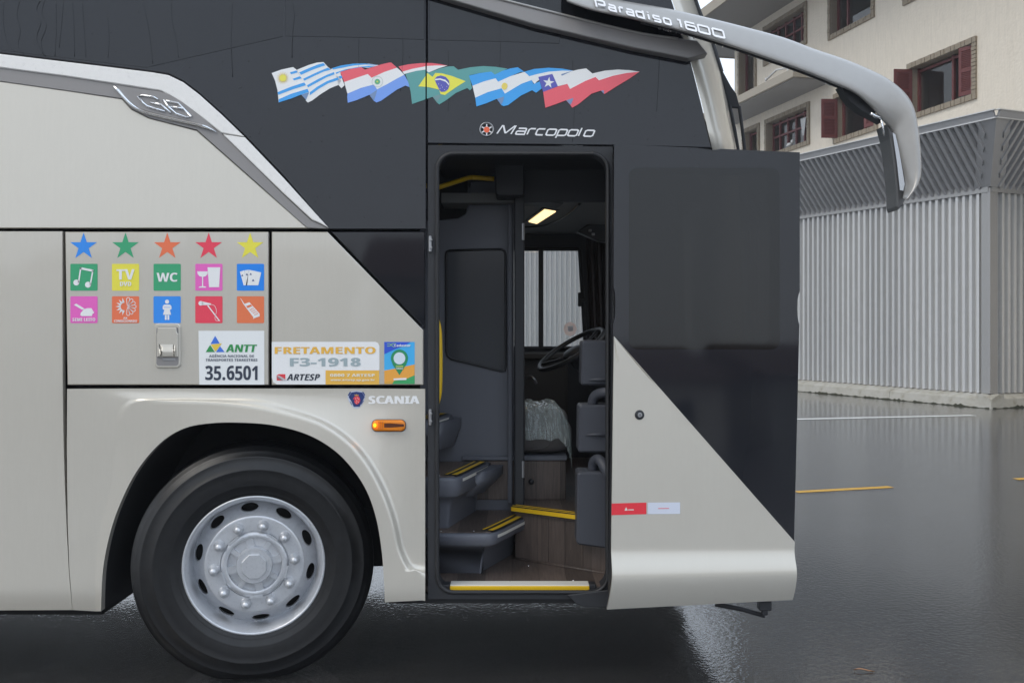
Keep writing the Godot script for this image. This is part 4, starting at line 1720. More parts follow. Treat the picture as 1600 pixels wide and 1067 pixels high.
# ---------------------------------------------------------------- bus: mirror on its long arm
func bus_mirror() -> void:
	var mir := group_node(bus, "mirror_arm")
	mir.set_meta("label", "long grey mirror arm curving out over the open door")
	var up := vs([880, -20, 930, -8, 969, 0, 1006, 6.5, 1046, 13.6, 1092, 24, 1157, 40, 1225, 58.5, 1272, 76, 1320, 92, 1359, 108, 1390, 124, 1415, 145, 1429, 168, 1435.5, 198, 1438, 220, 1440, 246, 1440, 272, 1433, 293, 1417.5, 313])
	var dn := vs([886, 3, 920, 15, 957, 23.5, 992, 31, 1030, 40.5, 1075, 52, 1140, 72, 1193, 90, 1256, 112, 1298, 129, 1336, 146, 1363, 169, 1380, 189, 1392, 203, 1396, 212, 1400, 226, 1405, 246, 1410, 266, 1414, 288, 1411, 309])
	up = curve2(up, 4)
	dn = curve2(dn, 4)
	var rows := []
	var lip := []
	for i in up.size():
		var t := float(i) / (up.size() - 1)
		var d := lerpf(4.33, 4.20, t)
		var a: Vector2 = up[i]
		var b: Vector2 = dn[i]
		var tilt := lerpf(0.055, -0.07, smoothstep(0.5, 0.72, t))
		var taper := clampf((1.0 - t) / 0.14, 0.25, 1.0)
		var line := []
		for k in [[0.0, 0.012], [0.02, 0.0], [0.06, -0.010], [0.13, -0.0155], [0.3, -0.018], [0.5, -0.020], [0.7, -0.0195], [0.9, -0.016], [0.965, -0.008], [1.0, 0.010], [0.99, 0.10 * taper], [0.5, 0.135 * taper], [0.04, 0.11 * taper]]:
			var p := a.lerp(b, k[0])
			line.append(I(p.x, p.y, d + k[1] + tilt * (0.5 - k[0])))
		rows.append(line)
		if i > 12 and i < 46: lip.append(I(b.x + 0.5, b.y + 1.6, d + 0.02))
	var st := new_st(true)
	sheet(st, rows, Vector3.BACK, true)
	poly(st, rows[rows.size() - 1], Vector3(0, -1, 0.3))
	obj(mir, "arm", st, M.arm)
	st = new_st(true)
	tube(st, lip, 0.007, 8)
	obj(mir, "drip_edge", st, M.plastic_dark)
	# under-arm fairing and mirror head
	st = new_st()
	var pts := []
	for p in vs([1314, 134, 1336, 146.5, 1362, 170, 1380, 190, 1373, 186, 1362, 180, 1345, 171, 1330, 159, 1322, 148]): pts.append(I(p.x, p.y, 4.27))
	plate(st, pts, Vector3.BACK, 0.07, 0.001)
	obj(mir, "arm_fairing", st, M.plastic_dark)
	st = new_st(true)
	var ln := []
	for p in vs([1361, 177, 1368, 181.5, 1377, 183.5]): ln.append(I(p.x, p.y, 4.25))
	tube(st, ln, 0.008, 8)
	ln = []
	for p in vs([1377, 186, 1380, 198, 1382.5, 212]): ln.append(I(p.x, p.y, 4.25))
	tube(st, ln, 0.005, 8)
	obj(mir, "mirror_link", st, M.chrome)
	st = new_st()
	pts = []
	for p in vs([1386, 194, 1394, 203.5, 1402, 208, 1409, 250, 1413, 297, 1418, 307, 1411, 321, 1404.5, 328, 1402.5, 322, 1402, 300, 1397.5, 255, 1392, 216]): pts.append(I(p.x, p.y, 4.26))
	plate(st, pts, Vector3.BACK, 0.12, 0.006)
	obj(mir, "mirror_housing", st, mat(0.085, 0.087, 0.092, 0.35))
	st = new_st()
	pts = []
	for p in vs([1395.5, 207, 1400, 210, 1405, 232, 1410, 260, 1414.5, 288, 1412, 298, 1407, 297, 1402.5, 255]): pts.append(I(p.x, p.y, lerpf(4.245, 4.225, (p.x - 1395) / 20.0)))
	var mn := ((pts[2] as Vector3) - (pts[0] as Vector3)).cross((pts[6] as Vector3) - (pts[0] as Vector3)).normalized()
	if mn.z < 0.0: mn = -mn
	poly(st, pts, Vector3.BACK)
	obj(mir, "mirror_glass", st, mat(0.42, 0.43, 0.45, 0.14, 0.9))
	# raised name along the arm
	var nm := group_node(mir, "model_name")
	var s6 := 6.957
	for g in [["P", 88, 98], ["a", 224, 74], ["r", 344, 42], ["a", 418, 76], ["d", 528, 78], ["i", 660, 1], ["s", 714, 72], ["o", 826, 74], ["1", 980, 38], ["6", 1066, 108], ["0", 1204, 118], ["0", 1362, 118]]:
		st = new_st()
		glyph(st, g[0], float(g[2]), func(v: Vector2):
			var zx: float = g[1] + v.x - v.y * 15.0
			var zy: float = 72.0 + (g[1] + v.x - 88.0) * 0.2437 - v.y * 60.0
			return I(920.0 + zx / s6, zy / s6, 4.294 - 0.000165 * (920.0 + zx / s6 - 885.0) + 0.055 * (0.45 * v.y - 0.25) - 0.003 * v.y), 21.0, 60.0)
		obj(nm, "letter", st, M.chalk)


# ---------------------------------------------------------------- bus: stickers and lettering
func Z3(a: Array) -> Array:
	return zs(90, 350, 4.103, a)


func sq(kx: int, row: int) -> Array:
	var x0: float = [78.0, 345.0, 612.0, 880.0, 1147.0][kx]
	var y0 := 255.0 if row == 0 else 463.0
	var p0 := Vector2(90 + x0 / 4.103, 350 + y0 / 4.103)
	return round_rect(p0.x, p0.y, p0.x + 42.6, p0.y + 42.0, 1.6, 3)


# points of an icon given in a 100 by 100 field laid over its square
func ic(kx: int, row: int, a: Array) -> Array:
	var x0: float = [78.0, 345.0, 612.0, 880.0, 1147.0][kx]
	var y0 := 255.0 if row == 0 else 463.0
	return zs(90 + x0 / 4.103, 350 + y0 / 4.103, 100.0 / 42.4, a)


func icd(kx: int, row: int, x: float, y: float, rx: float, ry := -1.0, n := 18) -> Array:
	var out := []
	for p in disc(x, y, rx, ry, n): out.append_array([p.x, p.y])
	return ic(kx, row, out)


func ic_words(parent: Node, kx: int, row: int, words: String, x0: float, y0: float, x1: float, y1: float, m: Material) -> void:
	var c := ic(kx, row, [x0, y0, x1, y1])
	side_words(parent, words, c[0].x, c[0].y, c[1].x, c[1].y, m, 0.0022, 800, 0.0, 0.0, 0.6)


func bus_stickers() -> void:
	var white := ink_mat(232, 232, 240, 0.6)
	var blue := ink_mat(45, 130, 225)
	var green := ink_mat(52, 150, 105)
	var orange := ink_mat(218, 108, 72)
	var red := ink_mat(215, 62, 82)
	var yellow := ink_mat(218, 206, 70)
	var pink := ink_mat(214, 94, 176)
	var deep := ink_mat(24, 122, 235)
	var e1 := 0.0010
	var e2 := 0.0020
	var star_cols := [blue, green, orange, red, yellow]
	for k in 5:
		var c := Z3([[163, 432, 700, 966, 1232][k], 147])[0] as Vector2
		ink(hatch, "star_sticker", star5(c.x, c.y - 0.6, 22.0), star_cols[k], e1)
	var bases := {}
	var grounds := [[green, yellow, green, pink, deep], [pink, orange, blue, red, ink_mat(212, 110, 70)]]
	for r in 2:
		for k in 5:
			bases[r * 5 + k] = ink(hatch, "pictogram", sq(k, r), grounds[r][k], e1)
	var P := func(k: int, r: int, a: Array): ink(bases[r * 5 + k], "print", ic(k, r, a), white, e2)
	var C := func(k: int, r: int, x: float, y: float, rx: float, ry := -1.0): ink(bases[r * 5 + k], "print", icd(k, r, x, y, rx, ry), white, e2)
	# music notes
	C.call(0, 0, 22, 69, 11)
	C.call(0, 0, 65, 77, 11)
	P.call(0, 0, [36, 12, 86, 22, 84.5, 30, 36, 20])
	P.call(0, 0, [36, 12, 41, 14, 33, 70, 28, 68])
	P.call(0, 0, [81, 24, 86, 23, 76, 78, 71, 76])
	ic_words(bases[1], 1, 0, "TV", 17, 20, 83, 58, white)
	ic_words(bases[1], 1, 0, "DVD", 30, 66, 71, 82, white)
	ic_words(bases[2], 2, 0, "WC", 12, 33, 88, 66, white)
	# glasses
	P.call(3, 0, [45, 13, 92, 13, 88, 86, 51, 86])
	P.call(3, 0, [7, 28, 46, 28, 45, 38, 38, 46, 29, 48, 29, 82, 40, 85, 40, 88, 13, 88, 13, 85, 25, 82, 25, 48, 16, 46, 9, 38])
	# playing cards
	P.call(4, 0, [11, 29, 28, 24, 36, 79, 25, 79])
	P.call(4, 0, [29, 24, 44, 22, 38, 79, 35, 79])
	P.call(4, 0, [45.5, 22, 90, 32, 79, 79, 33, 79])
	for s in [[20, 43, 4], [37, 39, 4.5], [51, 38, 4.5], [60, 61, 5]]:
		ink(bases[4], "print", ic(4, 0, [s[0], s[1] - s[2], s[0] + s[2], s[1] + s[2] * 0.6, s[0] - s[2], s[1] + s[2] * 0.6]), ink_mat(60, 75, 120), 0.0028)
	# reclining seat
	P.call(0, 1, [13, 32, 22, 27, 53, 46, 44, 50])
	P.call(0, 1, [38, 62, 50, 48, 62, 44, 78, 44, 84, 54, 82, 64, 80, 73, 42, 73, 37, 70])
	P.call(0, 1, [84, 58, 88, 54, 87, 63, 82, 64])
	ic_words(bases[5], 0, 1, "SEMI LEITO", 8, 80, 92, 92, white)
	# half sun, half flower
	for k in 7:
		var a := PI / 2 + PI * (k + 0.5) / 7.0
		var u := Vector2(cos(a), sin(a))
		var v := Vector2(-u.y, u.x)
		var c := Vector2(46, 38)
		var q := [c + u * 17 + v * 4, c + u * 33, c + u * 17 - v * 4]
		P.call(1, 1, [q[0].x, q[0].y, q[1].x, q[1].y, q[2].x, q[2].y])
	var arc := []
	for k in 13:
		var a := PI / 2 + PI * k / 12.0
		arc.append_array([46 + 18 * cos(a), 38 + 18 * sin(a)])
	for k in 13:
		var a := PI * 1.5 - PI * k / 12.0
		arc.append_array([46 + 14 * cos(a), 38 + 14 * sin(a)])
	P.call(1, 1, arc)
	for k in 7:
		var a := -PI / 2 + PI * (k + 0.3) / 6.6
		var u := Vector2(cos(a), sin(a))
		var v := Vector2(-u.y, u.x)
		var c := Vector2(56, 38)
		var petal := [c + u * 3, c + u * 14 + v * 3, c + u * 28 + v * 6.0, c + u * 33 + v * 3, c + u * 33 - v * 3, c + u * 28 - v * 6.0, c + u * 14 - v * 3]
		var st := new_st()
		var line := []
		for p in petal: line.append(ic(1, 1, [p.x, p.y])[0])
		strokes_st(st, line, 0.9, func(w): return S(w.x, w.y, e2), true)
		obj(bases[6], "print", st, white)
	ic_words(bases[6], 1, 1, "AR", 42, 77, 57, 84, white)
	ic_words(bases[6], 1, 1, "CONDICIONADO", 8, 87, 92, 95.5, white)
	# standing figure
	C.call(2, 1, 50, 20, 7.5)
	P.call(2, 1, [39, 31, 61, 31, 66, 37, 66, 48, 60, 50, 65, 68, 35, 68, 40, 50, 34, 48, 34, 37])
	P.call(2, 1, [42, 69, 48.5, 69, 48.5, 87, 42, 87])
	P.call(2, 1, [51.5, 69, 58, 69, 58, 87, 51.5, 87])
	ink(bases[7], "print", ic(2, 1, [38, 40, 62, 40, 62, 41.5, 38, 41.5]), blue, 0.0028)
	# microphone
	C.call(3, 1, 20, 26, 8.5)
	P.call(3, 1, [26, 19, 58, 27, 57, 32, 25, 33])
	P.call(3, 1, [44, 35, 48, 33, 92, 91, 87, 91])
	var st2 := new_st()
	var cable := []
	for p in curve2(vs([58, 30, 72, 36, 78, 55, 73, 75, 75, 88, 86, 91]), 6): cable.append(ic(3, 1, [p.x, p.y])[0])
	strokes_st(st2, cable, 0.6, func(w): return S(w.x, w.y, e2))
	obj(bases[8], "print", st2, white)
	# mobile telephone
	P.call(4, 1, [12, 6, 16, 10, 28, 28, 46, 22, 84, 64, 84, 74, 64, 81, 60, 84, 61, 78, 28, 34, 25, 30])
	ink(bases[9], "print", ic(4, 1, [34, 37, 51, 30, 57, 36, 40, 43]), grounds[1][4], 0.0028)
	for r in 4:
		for k in 3:
			var p := Vector2(47 + r * 5.5 + k * 5.0, 49 + r * 6.0 - k * 2.4)
			ink(bases[9], "print", ic(4, 1, [p.x, p.y, p.x + 3, p.y - 1.2, p.x + 5.5, p.y + 2, p.x + 2.5, p.y + 3.2]), grounds[1][4], 0.0028)
	# transport agency sticker
	var z := func(a: Array): return zs(300, 510, 4.4444, a)
	var antt := ink(hatch, "agency_sticker", z.call([42, 30, 500, 30, 500, 404, 48, 404]), ink_mat(214, 217, 228, 0.62), e1)
	ink(antt, "print", z.call([158, 65, 190, 118, 126, 122]), ink_mat(58, 108, 200), e2)
	ink(antt, "print", z.call([128, 126, 205, 118, 160, 175]), ink_mat(226, 184, 70), e2)
	ink(antt, "print", z.call([123, 128, 156, 178, 92, 178]), ink_mat(48, 135, 75), e2)
	ink(antt, "print", z.call([192, 138, 224, 178, 164, 178]), ink_mat(58, 108, 200), e2)
	var words := func(p: Node, t: String, a: Array, m: Material, w := 700, sl := 0.0, em := 0.0):
		var c: Array = z.call(a)
		return side_words(p, t, c[0].x, c[0].y, c[1].x, c[1].y, m, e2, w, sl, 0.0, em)
	words.call(antt, "ANTT", [234, 125, 448, 178], ink_mat(48, 135, 75), 800, 2.0, 1.2)
	words.call(antt, "AGÊNCIA NACIONAL DE", [116, 192, 428, 214], ink_mat(92, 96, 108), 600)
	words.call(antt, "TRANSPORTES TERRESTRES", [92, 224, 452, 242], ink_mat(92, 96, 108), 600)
	words.call(antt, "35.6501", [90, 272, 452, 374], ink_mat(52, 58, 72), 700, 0.0, 0.3)
	# charter registration sticker
	var fp := vs([424.2, 534, 586, 534, 590.5, 536, 592.6, 541, 592.6, 600.6, 432, 600.6, 426.5, 597, 424.2, 590])
	var fret := ink(bus, "registration_sticker", fp, ink_mat(216, 219, 232, 0.62), e1)
	ink(fret, "print", z.call([926, 305, 1299, 305, 1299, 403, 926, 403]), ink_mat(224, 168, 72), e2)
	words.call(fret, "FRETAMENTO", [574, 142, 1272, 190], ink_mat(226, 168, 70), 700, 0.0, 1.4)
	words.call(fret, "F3-1918", [680, 218, 1168, 276], ink_mat(146, 160, 164), 700, 0.0, 1.4)
	words.call(fret, "ARTESP", [655, 330, 890, 375], ink_mat(44, 48, 60), 700, 2.6, 0.5)
	var pale := ink_mat(240, 228, 205, 0.6)
	for w in [["0800 7 ARTESP", [958, 329, 1268, 349]], ["www.artesp.sp.gov.br", [960, 364, 1268, 382]]]:
		var c: Array = z.call(w[1])
		side_words(fret, w[0], c[0].x, c[0].y, c[1].x, c[1].y, pale, 0.0028, 700, 0.0, 0.0, 0.8)
	ink(fret, "print", z.call([586, 340, 600, 331, 646, 331, 646, 365, 632, 375, 586, 375]), ink_mat(205, 60, 68), e2)
	ink(fret, "print", z.call([584, 345, 602, 340, 648, 368, 646, 376, 630, 374, 600, 350]), ink_mat(176, 170, 172), 0.0028)
	ink(fret, "print", z.call([584, 353, 598, 351, 626, 371, 624, 376]), ink_mat(120, 118, 122), 0.0030)
	# tourist registration sticker; its code is left blank
	var q := func(a: Array): return zs(590, 525, 13.34, a)
	var cad := ink(bus, "tourism_sticker", q.call([135, 122, 770, 122, 770, 1000, 135, 1000]), ink_mat(62, 162, 240), e1)
	ink(cad, "print", q.call([136, 123, 690, 123, 560, 200, 350, 280, 136, 380]), ink_mat(44, 78, 190), 0.0015)
	ink(cad, "print", q.call([136, 720, 300, 690, 500, 650, 769, 590, 769, 820, 600, 890, 340, 935, 136, 960]), ink_mat(226, 152, 62), 0.0016)
	ink(cad, "print", q.call([300, 999, 340, 935, 600, 890, 769, 815, 769, 999]), ink_mat(56, 150, 92), 0.0017)
	ink(cad, "print", q.call([136, 960, 340, 935, 300, 999, 136, 999]), ink_mat(200, 150, 60), 0.0017)
	var pin := []
	for k in 21:
		var a := PI * 0.86 + PI * 1.28 * k / 20.0
		pin.append_array([452 + 178 * cos(a), 460 + 180 * sin(a)])
	pin.append_array([590, 600, 452, 815, 315, 600])
	ink(cad, "print", q.call(pin), ink_mat(40, 132, 88), 0.0022)
	var dd := []
	for p in disc(452, 465, 122, 126, 24): dd.append_array([p.x, p.y])
	ink(cad, "print", q.call(dd), ink_mat(196, 206, 222), 0.0028)
	ink(cad, "print", q.call([330, 885, 600, 872, 600, 915, 330, 920]), ink_mat(222, 226, 230), 0.0028)
	for w in [["Cadastur", [345, 170, 685, 222], white], ["Consulte", [380, 612, 530, 645], ink_mat(220, 225, 110)], ["Cadastur", [380, 655, 530, 692], white]]:
		var c: Array = q.call(w[1])
		side_words(cad, w[0], c[0].x, c[0].y, c[1].x, c[1].y, w[2], 0.0032, 700, 0.0, 0.0, 0.6)
	for ln in [[190, 170, 250, 165, 300, 205, 350, 235], [195, 210, 250, 208, 300, 165, 380, 160]]:
		var st := new_st()
		strokes_st(st, curve2(q.call(ln), 5), 0.7, func(w): return S(w.x, w.y, 0.003))
		obj(cad, "print", st, ink_mat(160, 205, 90))
	# chassis maker's badge and name on the wing
	var s := func(a: Array): return zs(530, 600, 11.43, a)
	var bd := ink(bus, "chassis_badge", s.call([235, 128, 300, 118, 380, 126, 440, 150, 466, 215, 440, 300, 400, 370, 360, 420, 300, 440, 250, 425, 210, 375, 165, 300, 142, 225, 170, 155]), ink_mat(176, 182, 198), 0.0012)
	ink(bd, "print", s.call([215, 150, 300, 135, 405, 150, 452, 230, 420, 290, 360, 405, 255, 405, 215, 310, 165, 235]), ink_mat(34, 52, 104), e2)
	for l in [[[150, 200], [190, 135], [210, 145], [170, 215]], [[425, 135], [458, 190], [450, 215], [405, 145]], [[178, 300], [200, 320], [230, 375], [215, 370]], [[435, 300], [395, 365], [388, 355], [425, 295]]]:
		var f := []
		for p in l: f.append_array(p)
		ink(bd, "print", s.call(f), ink_mat(34, 52, 104), 0.0026)
	ink(bd, "print", s.call([262, 245, 270, 225, 300, 222, 340, 215, 365, 250, 372, 300, 350, 345, 308, 368, 275, 340, 262, 300, 285, 280, 255, 275, 240, 265]), ink_mat(205, 62, 72), 0.0028)
	ink(bd, "print", s.call([268, 205, 272, 185, 290, 198, 305, 178, 320, 198, 340, 185, 342, 206, 305, 215]), ink_mat(190, 140, 60), 0.0028)
	for p in [[290, 260], [310, 300], [335, 320], [300, 335], [345, 270], [322, 250]]:
		ink(bd, "print", s.call([p[0] - 7, p[1], p[0], p[1] - 12, p[0] + 7, p[1], p[0], p[1] + 12]), ink_mat(222, 200, 205), 0.0034)
	var nm: Array = s.call([528, 212, 1425, 356])
	side_words(bus, "SCANIA", nm[0].x, nm[0].y, nm[1].x, nm[1].y, ink_mat(214, 216, 228, 0.66), 0.0012, 800, 0.0, 0.0, 2.2)


# ---------------------------------------------------------------- bus: five flags printed on the black side
func bus_flags() -> void:
	var A := func(a: Array): return zs(420, 90, 8.0, a)
	var B := func(a: Array): return zs(600, 90, 8.0, a)
	var C := func(a: Array): return zs(780, 90, 7.2727, a)
	var white := ink_mat(222, 224, 236, 0.6)
	var sky := ink_mat(62, 152, 235, 0.6)
	var azure := ink_mat(58, 152, 240, 0.6)
	var cobalt := ink_mat(112, 150, 228, 0.6)
	var red := ink_mat(228, 90, 102, 0.6)
	var green := ink_mat(86, 148, 146, 0.6)
	var yellow := ink_mat(228, 214, 76, 0.6)
	var navy := ink_mat(84, 84, 168, 0.6)
	var shade := ink_mat(112, 136, 172, 0.6)
	var e := 0.0025
	var step := 0.0006
	# first: white with sky stripes and a sun
	var f: Node = ink(bus, "flag_print", A.call([32, 193, 150, 150, 300, 118, 345, 152, 400, 250, 450, 330, 505, 438, 480, 470, 400, 462, 280, 510, 120, 560, 105, 410, 75, 290]), white, e)
	f.set_meta("label", "flag print with sun and sky stripes")
	ink(f, "print", A.call([348, 152, 500, 90, 600, 62, 680, 55, 735, 115, 790, 160, 840, 215, 905, 290, 870, 340, 760, 385, 640, 460, 540, 535, 485, 562, 458, 535, 480, 470, 505, 438, 450, 330, 400, 250]), white, e)
	ink(f, "print", A.call([750, 150, 900, 101, 1100, 74, 1250, 76, 1375, 95, 1240, 130, 1170, 121, 1000, 142, 890, 180, 905, 240, 945, 345, 905, 382, 868, 342, 840, 215, 790, 160]), white, e)
	for s in [[260, 185, 340, 160, 360, 185, 275, 208], [295, 265, 385, 232, 408, 258, 310, 285], [105, 432, 270, 365, 440, 310, 462, 345, 300, 395, 115, 465], [120, 520, 280, 450, 480, 390, 500, 430, 400, 462, 280, 510, 120, 560], [375, 185, 500, 130, 600, 90, 680, 68, 705, 95, 600, 130, 500, 170, 400, 215], [425, 265, 550, 205, 650, 160, 735, 125, 775, 150, 680, 175, 560, 230, 440, 288], [475, 345, 600, 275, 700, 225, 810, 180, 820, 208, 720, 245, 610, 305, 485, 372], [510, 432, 600, 365, 720, 295, 860, 245, 875, 275, 740, 320, 620, 390, 510, 470], [785, 133, 900, 98, 1050, 76, 1200, 73, 1370, 93, 1200, 86, 1050, 99, 920, 125, 800, 148], [832, 186, 960, 145, 1100, 118, 1250, 103, 1340, 101, 1250, 122, 1170, 119, 1000, 140, 890, 178, 842, 205], [866, 236, 905, 224, 925, 250, 886, 265]]:
		ink(f, "print", A.call(s), sky, e + step)
	ink(f, "print", A.call([402, 462, 500, 434, 482, 480, 462, 528]), shade, e + step * 2)
	for k in 16:
		var a := TAU * k / 16.0
		var u := Vector2(cos(a), sin(a))
		var v := Vector2(-u.y, u.x)
		var c := Vector2(172, 255)
		ink(f, "print", A.call([(c + u * 40 + v * 7).x, (c + u * 40 + v * 7).y, (c + u * 84).x, (c + u * 84).y, (c + u * 40 - v * 7).x, (c + u * 40 - v * 7).y]), ink_mat(196, 172, 70), e + step)
	ink(f, "print", disc(420 + 172 / 8.0, 90 + 255 / 8.0, 5.2), ink_mat(222, 208, 84), e + step * 2)
	# second: red, white and blue with a round seal
	f = ink(bus, "flag_print", A.call([890, 180, 1020, 140, 1150, 118, 1200, 150, 1290, 120, 1400, 85, 1500, 62, 1530, 62, 1600, 126, 1440, 180, 1282, 252, 1235, 205, 1100, 250, 940, 305]), red, e + step * 2)
	f.set_meta("label", "flag print in red, white and blue with a round seal")
	ink(f, "print", A.call([940, 305, 1100, 250, 1235, 205, 1282, 252, 1440, 180, 1600, 126, 1640, 160, 1692, 214, 1600, 262, 1480, 330, 1352, 396, 1310, 336, 1150, 378, 980, 450]), white, e + step * 2)
	ink(f, "print", A.call([980, 450, 1150, 378, 1310, 336, 1352, 396, 1480, 330, 1600, 262, 1692, 214, 1740, 300, 1757, 368, 1705, 350, 1600, 400, 1500, 470, 1400, 540, 1345, 561, 1310, 540, 1256, 465, 1100, 530, 985, 565, 978, 500]), cobalt, e + step * 2)
	ink(f, "print", A.call([1258, 464, 1350, 404, 1340, 450, 1312, 536]), shade, e + step * 3)
	var ring := new_st()
	strokes_st(ring, disc(420 + 1355 / 8.0, 90 + 300 / 8.0, 8.4, -1, 24), 0.5, func(w): return S(w.x, w.y, e + step * 3.5), true)
	obj(f, "print", ring, ink_mat(150, 165, 160))
	ink(f, "print", disc(420 + 1355 / 8.0, 90 + 300 / 8.0, 4.3), ink_mat(92, 162, 122), e + step * 3.5)
	ink(f, "print", disc(420 + 1355 / 8.0, 90 + 300 / 8.0, 1.2, -1, 10), yellow, e + step * 4.5)
	for h in [[180, 110, 300, 84, 450, 69, 517, 68, 517, 108, 350, 140, 230, 175], [534, 67, 600, 68, 700, 81, 792, 99, 650, 98, 534, 105]]:
		ink(f, "print", B.call(h), red, e)
	for h in [[230, 175, 350, 140, 517, 108, 517, 152, 400, 166, 250, 206], [534, 105, 650, 98, 792, 99, 680, 135, 560, 185, 534, 176]]:
		ink(f, "print", B.call(h), white, e)
	# third: green with a yellow lozenge and a starry disc, cut by the panel gap
	f = ink(bus, "flag_print", B.call([265, 205, 400, 166, 517, 150, 517, 520, 480, 535, 350, 580, 330, 420, 300, 300]), green, e + step)
	f.set_meta("label", "flag print in green with a yellow lozenge")
	ink(f, "print", B.call([534, 168, 560, 186, 700, 135, 800, 110, 870, 108, 925, 152, 1080, 120, 1240, 106, 1400, 115, 1545, 138, 1380, 215, 1340, 178, 1200, 190, 1065, 220, 1100, 380, 1075, 410, 1040, 380, 900, 440, 780, 530, 690, 585, 660, 560, 605, 490, 534, 515]), green, e + step)
	ink(f, "print", B.call([427, 360, 517, 230, 517, 364]), yellow, e + step * 2)
	ink(f, "print", B.call([534, 200, 545, 195, 605, 240, 640, 192, 720, 195, 850, 230, 1020, 295, 900, 370, 760, 468, 705, 455, 690, 400, 560, 370, 534, 366]), yellow, e + step * 2)
	ink(f, "print", B.call([630, 270, 660, 235, 710, 222, 770, 240, 810, 285, 820, 340, 800, 395, 760, 425, 710, 428, 690, 400, 650, 320]), navy, e + step * 3)
	ink(f, "print", B.call([635, 285, 700, 277, 770, 302, 814, 352, 816, 330, 770, 280, 700, 258, 637, 267]), white, e + step * 4)
	for p in [[680, 330], [730, 370], [785, 360], [700, 385], [755, 400], [715, 345], [760, 275]]:
		ink(f, "print", disc(600 + p[0] / 8.0, 90 + p[1] / 8.0, 0.55, -1, 8), white, e + step * 4)
	ink(f, "print", B.call([607, 488, 705, 457, 700, 500, 662, 553]), ink_mat(108, 138, 140), e + step * 2)
	# fourth: sky, white, sky with a sun
	f = ink(bus, "flag_print", B.call([1060, 225, 1200, 192, 1340, 175, 1385, 212, 1480, 165, 1580, 135, 1672, 120, 1713, 178, 1580, 232, 1425, 302, 1395, 258, 1240, 300, 1105, 352]), azure, e + step * 3)
	f.set_meta("label", "flag print in sky blue and white with a small sun")
	ink(f, "print", B.call([1105, 352, 1240, 300, 1395, 258, 1425, 302, 1580, 232, 1755, 178, 1800, 215, 1845, 280, 1715, 328, 1511, 450, 1470, 383, 1300, 430, 1140, 500]), white, e + step * 3)
	ink(f, "print", B.call([1672, 120, 1755, 178, 1713, 178]), azure, e + step * 4)
	ink(f, "print", B.call([1140, 500, 1300, 430, 1470, 383, 1511, 450, 1715, 328, 1846, 280, 1870, 330, 1946, 297, 1972, 385, 1902, 440, 1852, 407, 1715, 473, 1550, 594, 1495, 606, 1465, 592, 1410, 515, 1280, 570, 1155, 610]), azure, e + step * 3)
	ink(f, "print", C.call([25, 322, 40, 292, 65, 284, 92, 300, 95, 330, 80, 358, 55, 365, 32, 350]), ink_mat(226, 196, 96), e + step * 5)
	ink(f, "print", B.call([1412, 514, 1500, 487, 1490, 540, 1466, 588]), shade, e + step * 4)
	ink(f, "print", C.call([285, 160, 400, 128, 560, 115, 720, 125, 850, 150, 720, 148, 560, 160, 440, 185, 340, 212]), azure, e)
	ink(f, "print", C.call([340, 212, 440, 185, 560, 160, 720, 148, 850, 150, 700, 205, 600, 215, 480, 240, 430, 270, 402, 302, 365, 252]), white, e)
	# fifth: white and red with a star on a blue field
	f = ink(bus, "flag_print", C.call([605, 185, 720, 150, 840, 150, 900, 135, 990, 122, 1060, 180, 1096, 220, 980, 265, 806, 356, 775, 298, 668, 325]), white, e + step * 4)
	f.set_meta("label", "flag print in white and red with a star")
	ink(f, "print", C.call([445, 220, 605, 185, 668, 325, 500, 390]), navy, e + step * 4)
	ink(f, "print", star5(780 + 562 / 7.2727, 90 + 285 / 7.2727, 9.2, 0.12), white, e + step * 5)
	ink(f, "print", C.call([500, 390, 660, 330, 775, 298, 806, 356, 980, 265, 1096, 220, 1135, 258, 1300, 205, 1450, 175, 1597, 160, 1480, 240, 1330, 330, 1195, 415, 1155, 375, 1050, 410, 900, 530, 830, 570, 810, 540, 760, 485, 640, 530, 525, 570]), red, e + step * 4)
	ink(f, "print", C.call([1060, 180, 1200, 148, 1350, 135, 1480, 142, 1597, 160, 1450, 175, 1300, 205, 1135, 258, 1096, 220]), white, e + step * 4)
	ink(f, "print", C.call([762, 485, 845, 457, 830, 500, 812, 538]), shade, e + step * 5)
	ink(f, "print", C.call([1157, 376, 1190, 370, 1193, 412]), shade, e + step * 5)
	ink(f, "print", C.call([705, 188, 830, 151, 712, 206]), shade, e + step * 5)


# ---------------------------------------------------------------- bus: entrance and stairs
func plan(a: Array, y: float) -> Array:      # (x, distance) pairs at a height
	var out := []
	for i in range(0, a.size(), 2): out.append(Vector3(a[i], y, D0 - a[i + 1]))
	return out


func shift_y(pts: Array, y: float) -> Array:
	var out := []
	for p in pts: out.append(Vector3(p.x, y, p.z))
	return out


